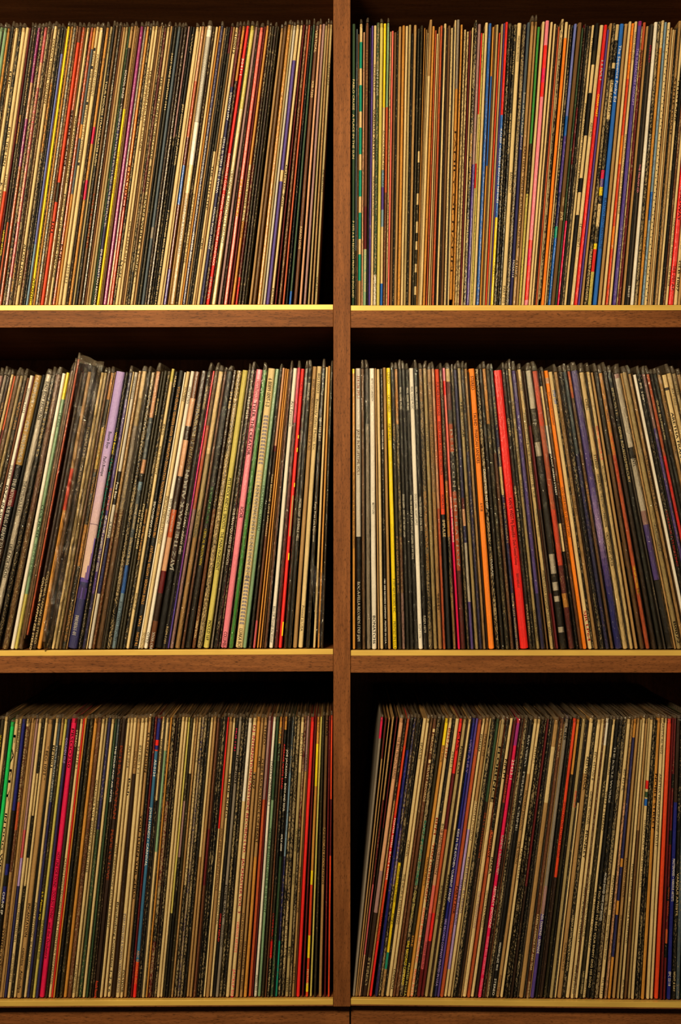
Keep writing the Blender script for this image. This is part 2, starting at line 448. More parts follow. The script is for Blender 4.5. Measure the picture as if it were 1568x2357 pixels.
BAYS['TR'] = dict(side='R', k=1, row='top', flap=0.0,
 lean='810:808 815:813 846:841 863:854 879:870 905:894 937:925 972:957 992:968 1055:1040 1096:1068 1129:1100 1166:1133 1197:1158 1261:1212 1305:1251 1326:1264 1396:1326 1433:1370 1474:1415 1534:1481 1606:1546 1640:1580', top=48, data='''
815 8 e/w2*dark green end >.2,.48,C:PABLO CRUISE   A PLACE IN THE SUN >.7,.97,C:P 1975 A & M RECORDS PRINTED IN ENGLAND
822.5 4 s.8D/w5h-8
826.5 3 t/w5h-22
832 7 C.068F.161C.22F.313C.37F.464C.52F.613C.67F.763C.817F.91T/w2h4p*cream-and-teal banded
839 4 J/w6h-14
846 8 B.65r.8S/w3h3p >.1,.3,T:LITTLE TUNNEL ONE >.8,.95,C:MADE IN CANADA   MEXICAN BOOGIE
854 4 K/w3h-6
858 5 V/w4h-3 >.12,.22,C:VIETNAM >.5,.64,C:VARIOUS MUSICIAN
864 6 C/w2 >.14,.24,K:TECHNATE 2 >.3,.48,K:VARIOUS ARTISTS >.54,.68,K:SERIOUS RECORDS
871.5 7 e.89W/w7h6 >.17,.26,W:1012163
879 8 y/w2h6p*olive yellow
887 6 Y.3C.52u.58V.66u.72C.92U/w3h4*yellow-topped >.38,.58,K:ACCOLADE DE NEW YORK
894.5 6 S.3o.6B/w5h6p
900.5 3 C/w7h-16
905 4 p/w1h-14*thin coral
911.5 5 t/w4h-18
917 4 K/w5h-16
921.5 6 T/w3h-3
930 6 A/w5
937.5 6 C/w2h-4
944.5 6 c/w5
950.5 4 K/w5h-20
957 6 T/w5h2
965 4 D/w4h-8
972 6 D.45C.49D.6C.64D.7C.74D.77C.8D.85C.88D.93C.96D/w5*olive one with white patches
979 4 A/w5h-8
983.5 4 T/w4h-12
987 3 C/w3h-16
992 7 T.2C/w3h12*tallest tan
999 6 A/w5h-2
1004.5 3 o/w5h-12
1008.5 3 C/w2h-20
1012.5 3 T/w3h-6
1017.5 6 o/w6
1026 6 C/w4h2
1031 3 b/w4h-6
1035.5 6 t/w3
1041.5 5 C/w6h-8
1049 4 C/w3h12
1056 7 G.25A/w6h14 >.4,.9,t:FAMILY OF MANN
1064 5 A/w6h2
1072 5 C/w8h-10
1078.5 5 C/w8h-16
1084 4 r/w2h-12
1089.5 4 C/w5h-8 >.3,.64,N:THE GREAT ALBUM INSTRUMENTAL GUITAR
1096.5 7 K/w8gh9*black-and-white mottled >.4,.56,A:NIGHTMARE 4 GET RHYTHM >.7,.78,C:Denni Louij >.8,.86,C:27174
1104.5 7 m.4m.5V/w4gh2
1110.5 3 R.3C.48R.57C/w2h-16
1114.5 4 y/w6h-18
1121 7 C/w2h4
1129 7 U/w6gh2*bright blue speckled
1137 4 A.18U.5A/w2h-4*thin yellow-and-blue
1141 3 t/w3
1146 7 c/w1h3
1152 4 Q/w4h-16
1158 6 c/w2h4 >.42,.68,K:DOUBLE TROUBLE IN CARIBE >.7,.8,K:MAXI DE CARSE
1163 2.6 V/w1h5
1167 7 R.33U.69Y/w4gh6*red blue and yellow banded >.38,.64,W:KALEEF \u2022 GOLDEN BROWN REMIXES >.86,.9,K:UNITY
1174.5 8 K/w7gh5
1181 4 K/w6
1187.5 7 K/w6gh2 >.1,.18,C:MOTOWN >.32,.46,C:DICK WAGNER GREATEST HITS
1197 10 C/w0h5*thick clean cream >.05,.14,K:PARISIAN RECORDINGS >.53,.6,K:BANGZECH >.93,.99,K:PART 010
1209 8 g/w8gh5
1218 7 s.4N/w1h6*slate violet >.25,.45,w:Some of Mac\u2019s Faber Record >.84,.9,W:MOSA114
1227 8 T/w3gph10*glossy tan >.44,.8,t:SAM HELD  VARESE PRODUCTIONS USA >.84,.9,K:61056
1234.5 5 T/w4h6p
1242 6 Z.42D.6y/w6h-4
1252 6 C/w2h10
1261 9 P.08P.09R.17H.22R.27P.77R.8H.86R.98P/w0gh10*pink-and-red banded
1271 6 C/w2h8
1279 5 C/w4h5
1284 4 b/w4
1288 4 o/w5h-4
1292 2.6 C/w1h-8
1297 6 C.09K/w8h14
1305.5 8 C.06O/w4h8*bright orange
1312.5 5 C/w5h4
1317.5 5 K/w7
1326 7 I.33U.4V.6N.72F.76U/w3gh5*blue violet
1336 9 t/w0h8*wide plain brown >.62,.65,C:EVERYBODY >.67,.7,C:JIVE
1343 4 e/w4h-4
1349 6 b.3r.5b.7H/w5gh6
1354 4 K/w4
1359 6 g/w8h-2
1367 6 C/w2h3 >.05,.1,K:FL 12966 >.28,.6,K:JENNIFER HOLLIDAY  PLANET IS HERE RAINCOAT
1376 8 K.1D.15C.25K.4C.55K.6C.68K/w3h6
1387 9 C/w1gh2*wide cream-white >.35,.4,K:ABSURD >.71,.79,K:1Emotif#71
1396 8 R/w3gh3*glossy red >.13,.2,W:LUVU >.25,.33,Y:CHARM MART
1402 3.6 V/w1h-8
1407.5 5 T/w4h4
1415 6 K/w8h6 >.4,.52,C:BASEMENT >.8,.98,C:TRUE PARTY RECORDS STATED
1423 8 C.06K.14C.16K.2C.34K.44D.52H.55V.58Y.61K.64C.72D.78Y.8R.88y/w6h5*multicoloured patchwork >.17,.32,K:PUBLIC ENERGY
1433 8 U/w2h3*plain bright blue >.08,.28,W:The Sequence Funky Ed >.62,.8,K:BLAXTON BROTHERS/VOLUME
1443 7 T/w3h4*crinkled tan paper
1451.5 6 C/w2h9
1458 6 O.2Q.4O.5Q.72O.8Q/w5gh6
1465 6 C/w3h9 >.04,.14,K:YOUNG AND LOUD >.4,.68,K:RECORD PRODUCTIONS  WANTED TO BE TOGETHER
1474 8 M.02V.3V/w3gh12*deep purple >.1,.3,L:THE SUN FACTORY CONCEPT >.72,.8,L:ABL-7058
1480 3 C/w7
1484 6 o.1r/w5h8 >.1,.2,A:GREATEST
1492 5 T/w3h-2
1497 4 K/w3
1502 6 g.05g/w1h5 >.08,.14,H:PSYCHO >.5,.6,P:THE TRILOGY CD >.93,.97,W:5464157
1511 7 W/w3h9*cream-white spotted
1519 6 K/w8h9 >.4,.46,W:BSK
1527 6 C.1A/w5h10 >.76,.82,K:CHP 4020
1534 6 u.6U.7u/w5gh6*light blue
1541.5 7 C/w1xh6*cream one with black crosses
1548 4 T/w3h-6
1552.5 3.6 C/w2h-10
1556.5 3.6 T/w4h-8
1560 3 K/w5h-6
1566 7 T/w6gh10 >.2,.4,b:A LITTLE TOUCH
1574 6 C/w2 >.2,.35,K:CLEO LAINE >.52,.62,K:Shakespeare and all that jazz
1581 5 K/w4
1587 6 B/w6
1594 6 C/w2 >.3,.4,K:JACKIE LOMAX >.69,.83,K:LONDON GLOBE  MONO >.86,.93,K:GLB 1004
1605 11 R/w2g*big red corner >.5,.7,r:THE BROADWAY >.86,.95,r:SET 101 A.P.
1616 8 C/w2 >.65,.8,K:LONDON GLOBE  MONO >.84,.95,K:GLB 1007
1624 7 T/w3
1632 7 c/w3
''')

BAYS['ML'] = dict(side='L', k=2, row='middle', flap=8.0, sleeved=True,
 lean='-140:-275 -60:-200 0:-142 73:-68 112:-26 147:27 155:34 206:88 278:166 365:261 398:293 444:335 470:364 492:386 565:474 598:515 626:550 639:563 680:624 697:645 735:691 745:707 753:722 765:741', top=860, data='''
-100 12 T/w4
-86 12 K/w4
-72 12 C/w2
-58 10 B/w4
-46 10 C/w3
-34 10 K/w4
-22 10 t/w4
-11 9 m/w4
3 9 m/w4P*mauve sleeved >.2,.26,K:707010
12.5 8 G/w4P
21 7 b/w4P >.1,.34,A:GROVER WASHINGTON JR. >.4,.5,A:FEELS SO GOOD
28 7 C.5Y/w3P*yellow-cream
34 5 o.2r.3N/w3
42 9 t/w4P
51 8 c/w4P
59 8 D/w6P >.1,.2,A:WSP 101
73 8.5 W/w0*white one with heavy black lettering >.05,.14,K:Wavtone 77123 >.33,.38,K:SUN RA >.4,.64,K:JAZZ IN SILHOUETTE
79 3 r/w1
89 16 q.33K.42r.48K.6b.75K/w4g*gold-topped thick black >.03,.11,W:BAD BOY >.17,.26,W:ART 2063 >.26,.32,W:2063 >.38,.66,W:THE NOTORIOUS B.I.G. / READY TO DIE
112 14 w/w1Pg*pale lilac-grey wide >.03,.17,K:BAD BOY RECORDS >.39,.52,K:THE NOTORIOUS B.I.G. >.62,.74,K:LIFE AFTER DEATH
124 8 K/w6Pg >.1,.3,C:ME THREE D
136 12 B.5t/w6Pg*brown speckled
147.5 9 W/w1g*clean white
155.5 7 Y.1S.35S.6S.8y/w3g*sage green yellow-topped >.15,.2,K:LP 3416 >.48,.6,K:CECIL MCBEE >.62,.74,K:OUT OF THE MUSIC
166 10 t/w4Ph6
175.5 5 t/w3Ph24
181 6 o/w2Ph32*rust one standing high
189 7 b/w4 >.74,1,C:COLUMBIA TAPPAN ZEE STEREO
197 8 b/w4P >.72,.98,C:COLUMBIA TAPPAN ZEE STEREO
206.5 9 T.35Q.5A/w3*amber orange-topped
217 9 b.2t/w5Ph16*crumpled sleeve
227 9 b/w5P >.2,.4,C:RONALD MESQUITA
236 7 C/w3
244 7 c/w4P
252 6 t/w4P
260 9 A.1D.2y.35K.55A.7K/w7P >.2,.36,A:PATRICK ADAMS PRESENTS >.38,.44,A:POWER >.86,.97,A:ATLANTIC SD 18221
278 21 L.25L.5l.7j.745V.76N.78V.82N/w0iy*wide lavender >.22,.28,K:Beastie Boys >.31,.38,K:Paul\u2019s Boutique >.88,.95,W:B0030361-01
292.5 6 K/w6 >.22,.3,Y:Vivid Extras: >.31,.6,F:The Real Essom Versions
301.5 8 N.1V.3V.5V.8N/w4gP*indigo purple >.42,.5,O:OL\u2019 DIRTY BASTARD >.52,.72,W:RETURN TO THE 36 CHAMBERS: THE DIRTY VERSION
308 3 C/w0
314.5 8 w.36K.48w.6N.8w/w1 >.02,.1,K:0602735685015 >.4,.46,W:Pete Bear >.54,.8,K:A FAREWELL OF SNORT OF TRUTHS
322.5 7 T.5B/w6g
333 12 C.1c.2G.5t/w3Ph3*grey crinkled plastic >.36,.6,C:^Carol Cowell Dancing Smiley, Dumped
345 7 D/w3P
354 8 K/w8g
365 10 J.17s.28s.32J.37K.4u.43s.7U.8u/w3P*blue-bottomed patterned >.48,.57,C:^UNFINISHED BUSINESS >.6,.7,C:^THE BLACKBYRDS >.83,.97,K:^FANTASY STEREO F-9518
374.5 6 D/w4 >.1,.16,C:^ATLANTIC SD >.5,.6,C:^MUSIC IN ITS
382 7 D/w4 >.48,.64,C:^BOBBY KING FOR CLEM DALE
390 6 K/w7 >.5,.68,A:^DANCE RHYTHM & STEEL BAND - EXPANSIONS
398 8 y.05C/w1h8*cream ridge >.2,.24,K:^0598 >.28,.38,K:^ATLANTIC SD 1624 >.8,.86,K:WORLD OF
406.5 7 K/w4 >.02,.06,C:MURGA >.47,.6,W:^AMY WINEHOUSE
418 10 K/w3*black one lettered in gold >.06,.6,A:^1980 MOTOWN RECORD CORPORATION, HOLLYWOOD CALIFORNIA ALL RIGHTS RESERVED, PRINTED IN U.S.A. >.63,.84,A:^STEVIE WONDER \u2022 HOTTER THAN JULY >.88,.92,A:^TAMLA >.94,.99,A:^T8-373M1
427 3.4 W/w1
433.5 8 C/w1*cream twin >.06,.11,K:^MRBLPC163 >.45,.62,K:^PIANO KEYBOARD FUTURE >.94,1,K:^MOTION OC
444 9 W/w0*blue-edged white >.06,.12,K:^KALITA LP007 >.46,.55,K:^SATURDAY FEVER >.94,.98,K:^ZILLIO
455 12 B.1J.2b.25J.38b.5o.6J.72r.8b.9B/w2g*brown photo-printed >.12,.16,C:^ENDTRODUCING >.47,.58,W:^ENDTRODUCING... DJ SHADOW >.94,1,W:^MO WAX
470 14 b.1b.7K/w1g*wide black album >.12,.36,C:^ROC-A-FELLA RECORDS, LLC. >.24,.36,t:^B0001528-01 >.36,.64,W:^THE BLACK ALBUM >.65,.72,W:^JAY-Z
483 8 D.2K/w2P >.06,.14,C:REAL GONE MUSIC >.48,.66,W:DOUG CARN - INFANT EYES >.92,.98,C:RGM-1101
492.5 4.5 R.25H.5M.8V/w0gi*thin red-to-purple
499 8 t.2o.5m/w5P
510 11 C.3c.6T/w3P*wide grey-cream sleeved >.5,.6,K:PHAROAH MORNING
520 7 B/w5P
530 11 K/w4P*black one lettered green and yellow >.42,.55,Z:ULTRAMAGNETIC MC\u2019S >.57,.7,Y:CRITICAL BEATDOWN
541 7 b.5B/w5g >.08,.14,C:314 680 >.9,.96,C:^MOVE-PRESS
552 11 C.12K.25K.3C.4K.44C.6K.64C.75K.8C.9K/w9g*black-and-cream ornate >.06,.14,C:ONDO TELL
565 13 y/w0*wide olive yellow >.39,.72,K:PETE ROCK AND C.L. SMOOTH   THE MAIN INGREDIENT >.9,.97,K:MOULD 169
575 5 G/w3P
583 9 K/w6gP >.1,.18,W:3-5019-5530 >.5,.7,W:THE MAN YOU NEED IS SMOOTH
598 14 P/w0g*candy pink >.04,.11,X:190759652121 >.12,.31,K:TYLER, THE CREATOR >.495,.535,K:IGOR >.94,1,r:COLUMBIA
611 9 Z/w5gP*grass green
626 16 C/w0z*cream one with grey trapezoids >.04,.14,K:6 80899 0097-1-3 >.42,.76,K:FLOATING POINTS PHAROAH SANDERS & THE LONDON SYMPHONY ORCHESTRA >.93,1,K:LUAKA BOP
639 9 S/w4g*mint green >.42,.58,K:I SLICE LOW... UWAUU
647.5 6 K/w4P
653.5 6 J.28r.3b.55B.9X/w3 >.38,.6,C:TOM BROWNE  LOVE APPROACH
659 4 A/w2
663.5 4 A/w2
671 6 B/w3P
680 9 W/w0*slim white >.12,.21,K:Art Feynman >.85,.98,K:Blast Off Through the Wicker
689 8 H.2r/w1P*maroon plum >.5,.8,K:Have a Drama Daze - Free Time Blue
697 8 R/w2f*fire red with yellow patches >.05,.1,r:CAL 1853
707 7 D/w3Pg
714 8 K/w2P >.06,.12,W:B0001342-01 >.47,.62,W:MOBB DEEP  JUVENILE HELL
725 9 T/w3h5 >.05,.3,K:BOBBY HUTCHERSON IN PANEL STEREO EMI SP 7422
735.5 11 C/w2h4*wide cream catalogue-numbered >.03,.1,K:BG10002 >.12,.3,K:Beverly Glen Music Inc >.85,.94,K:Printed in USA
745.5 8 K/w4Pg >.18,.26,W:B0004813-01 >.48,.62,W:Kanye West Late Registration
754 6 C/w2h3
760 5 A/w2h5
765.5 5 D/w4P*dark end
''')

BAYS['MR'] = dict(side='R', k=2, row='middle', flap=8.5, sleeved=True,
 lean='810:811 814:815 824:826 857:862 894:910 947:969 1006:1034 1021:1056 1031:1067 1047:1087 1086:1132 1145:1207 1182:1251 1195:1271 1216:1297 1232:1318 1256:1347 1279:1374 1322:1425 1354:1455 1420:1545 1568:1708', top=854, data='''
814 7 Y.02A/w1g*gold yellow end >.37,.64,K:WU-TANG CLAN/ENTER THE WU-TANG (36 CHAMBERS)
824.5 12 w.6K/w3g*grey-white over black >.03,.11,o:314-536 392-1 >.22,.38,t:JAY-Z  IN MY LIFETIME, VOL.1 >.76,.97,W:ROC-A-FELLA RECORDS / DEF JAM
835 7 t/w4P
845 9 g.2G/w3P*grey one in a drooping sleeve
857 12 W/w2g*crumpled white >.04,.12,G:BETTY LOU LANDRETH >.48,.52,K:BETTY LOU >.88,.98,K:BONATCH6
865 3.4 T/w2
870.5 8 C/w3 
877.5 6 K/w5g >.22,.29,W:TOM TOM CLUB >.75,.98,W:1981 SIRE RECORDS COMPANY  PRINTED IN U.S.A.
884 7 T/w3
894 9 Y/w0g*bright yellow >.02,.06,K:IZITSO >.1,.16,K:CAT STEVENS >.2,.26,K:A&M SP-4702 >.75,.87,K:P 1977 A&M RECORDS, INC. >.9,1,K:PRINTED IN U.S.A.
904 7 D/w3P >.2,.26,T:STEREO >.6,.8,T:P 1976 GARED TALLER INC
912 7 A.2D.6B.8m/w7P
920.5 7 K/w1P*first of the row of three black >.07,.15,W:REAL GONE MUSIC >.45,.6,W:DOUG CARN - SPIRIT OF THE NEW LAND
928.5 8 K/w2P
937 7 K/w2P >.07,.15,W:REAL GONE MUSIC >.45,.68,W:WALTER BISHOP JR.\u2019S 4TH CYCLE - KEEPER OF MY SOUL
947 10 W/w0*pure white >.07,.15,K:REAL GONE MUSIC >.45,.56,K:DOUG CARN - ADAM\u2019S APPLE >.91,.96,G:RGM-1196
957 8 K/w1P >.07,.15,W:REAL GONE MUSIC >.46,.58,W:WALTER BISHOP JR. CORAL KEYS >.88,.94,W:RGM 1079
968 9 T.12D.5K/w8P >.44,.64,A:ROCK-STEIL AT THE MONTEREY JAZZ FESTIVAL >.66,.72,A:VERVE
978 8 c/w3P >.2,.3,K:JOHN HANDY >.32,.4,c:PROJECTIONS
988 9 T/w3P >.05,.44,K:MAR 370/SHELLY MANNE  MANNEKIND/MAINSTREAM RECORDS >.8,.86,t:94849
996.5 7 J.5o/w2P*peach tan >.15,.34,o:CAL TJADER\u2019S LATIN CONCERT
1006 10 Q.52K/w1*orange red over black >.05,.17,K:FURTHER DEFINITIONS >.19,.38,K:BENNY CARTER AND HIS ORCHESTRA >.45,.5,K:MONO A-12 >.54,.6,C:IMPULSE
1015 7 b.4A.6K.8T/w7P
1022 6 P.05R.1p.5H/w0g*coral red streak >.46,.62,W:JOHN COLTRANE  INTERSTELLAR SPACE
1031 11 C.05r.15b.2o.3K.44o.7o.72r/w3P*brown one in spaced white capitals >.22,.7,W:D E E P   C O N C E N T R A T I O N
1040.5 6 D/w7P
1047.5 7 N.46r.5J.56N.62w.83V/w2P*navy grey and violet banded
1057 8 c/w4P >.12,.25,K:THE OSCAR >.44,.55,K:THE GOLDEN TOUCH
1065 7 K.3N/w6P
1072.5 7 T/w4P
1086 14 O/w0*broad orange >.03,.08,B:STEREO >.16,.34,B:TAUHID / PHAROAH SANDERS >.48,.51,B:A-9138
1098 8 K/w8g >.36,.5,W:DANCE YOUR ASS OFF >.68,.74,W:DAKAR
1106.5 7 K/w3P
1115 9 A.2D/w6P
1124 8 D.3B/w6P
1133 7 s.2N.35C.45N/w4P >.1,.22,C:STEREO >.28,.46,C:THELONIOUS MONK QUARTET >.48,.62,C:MONK\u2019S DREAM >.8,1,C:COLUMBIA JAZZ MASTERPIECES STEREO
1146 20 R/w0g*thickest red >.46,.6,r:KANYE WEST My Beautiful >.61,.7,r:Dark Twisted Fantasy >.73,.78,r:B0014695-01
1158.5 7 K/w4P >.18,.24,C:CISTOFF >.42,.58,C:GENE AMMONS & THE STACK C >.84,.95,C:IMPULSE STEREO
1165 6 K/w6P
1172.5 8 c/w2P >.12,.18,K:KL 1020 >.28,.38,K:AHMAD BLYTHE >.4,.46,K:BASIC BLYTHE >.86,.97,K:COLUMBIA STEREO
1182 10 V.2V.5V.8N/w2gP*deep violet
1195.5 9 C/w2P*cream one with a doubled black title >.04,.08,K:KZ 31703 >.16,.46,K:HAROLD MELVIN & THE BLUE NOTES / TO BE TRUE >.5,.6,K:FEATURING THEODORE PENDERGRASS >.72,.95,K:PHILADELPHIA INTERNATIONAL STEREO
1205.5 6 b.2r.5b.8r/w2
1217 13 w.06w.14D.26w.31K.66w.73K.76w.79K.81w.83K.92w.94K/w3gP*black one with white blocks
1232 13 Q.2o.5Q.7r.8A.85r/w5P*orange-red dotted
1242 6 K.06C.2W.3K.55C.65K/w4g >.3,.45,W:GRANT GREEN STREET
1249 7 t.3B/w3P >.4,.7,b:LOADED AMERICAN FUNK
1256.5 9 O.03J.05O/w2g*glossy amber >.08,.2,K:QUALITY CONTROL ENTERTAINMENT >.42,.6,K:GOD GAVE ROSES VS GENTLE GIANT
1267 9 C/w2*cream one with blue and red lettering >.07,.12,U:STEP OFF >.86,.97,R:SJR LP64
1279 9 T/w2P*tan one with long brown title >.14,.52,b:YOU\u2019RE SO BEAUTIFUL / CHARLES WRIGHT AND THE WATTS 103RD STREET BAND
1290.5 9 K/w6gP
1300.5 8 s.3N/w4gP
1310 7 o.1t/w4P >.03,.08,A:LOVE BIRD >.4,.5,A:LOVE THE CRAZY ONE
1322.5 15 V.42V.58L.7V.83n/w3gPi*broad violet
1338.5 11 C/w1P*wide cream with checker mark >.1,.14,K:CHESS >.3,.35,K:STEREO >.37,.56,K:DINNER MUSIC: THE ROTARY CONNECTION >.58,.7,K:CADET/CONCEPT LPS-328
1354 8 C/w3P >.2,.32,R:EDDIE HARRIS/UK-CB >.34,.4,K:SALT ON PAPA
1362.5 6 T/w3
1372 8 g.3t/w2P
1382 9 A.1A.3o/w3P*amber one with red title >.1,.18,N:LOVE A DADDY >.22,.4,Q:CAREY JACKSON SURVIVAL >.7,.8,Y:1980 A&M RECORDS, INC
1393 8 b/w3P
1403 9 K/w3P >.06,.16,C:IMPORTE >.2,.4,C:DEMIS ROUSSOS/MERCURY
1420 15 m.02w.27K.31w.5m.55V.75K/w3gP*wide lilac-grey >.3,.34,K:VINYL
1438 11 c/w2P >.55,.65,G:ZODIACLIZ >.9,.98,K:B0072
1449 8 T/w3P >.3,.5,K:ULTIMATE BREAKS & BEATS
1461 8 W/w1*leaning slim white
1470 8 K/w5gP*black one numbered in cream >.04,.1,W:PS 106 >.5,.7,R:COLLAGE / THIRSTING
1482 8 m.2V/w6gP
1491.5 8 o.3R.6o/w4gP*brown-orange
1500 7 K/w4P >.1,.24,C:DUKE ELLINGTON
1508 7 K/w3P
1517 7 T/w3P >.08,.3,K:MISS BEDROOM STRAIGHT OUT THE PLACE
1528.5 11 C.04C.05g.06C/w2*cream one with big dark capitals >.14,.36,K:ARETHA FRANKLIN
1540 10 C/w3P >.06,.12,K:KLPT 2222
1551.5 9 c/w3P >.02,.08,K:SL 22293
1563 9 T/w4P
1575 9 C/w4
1586 8 K/w4
''')

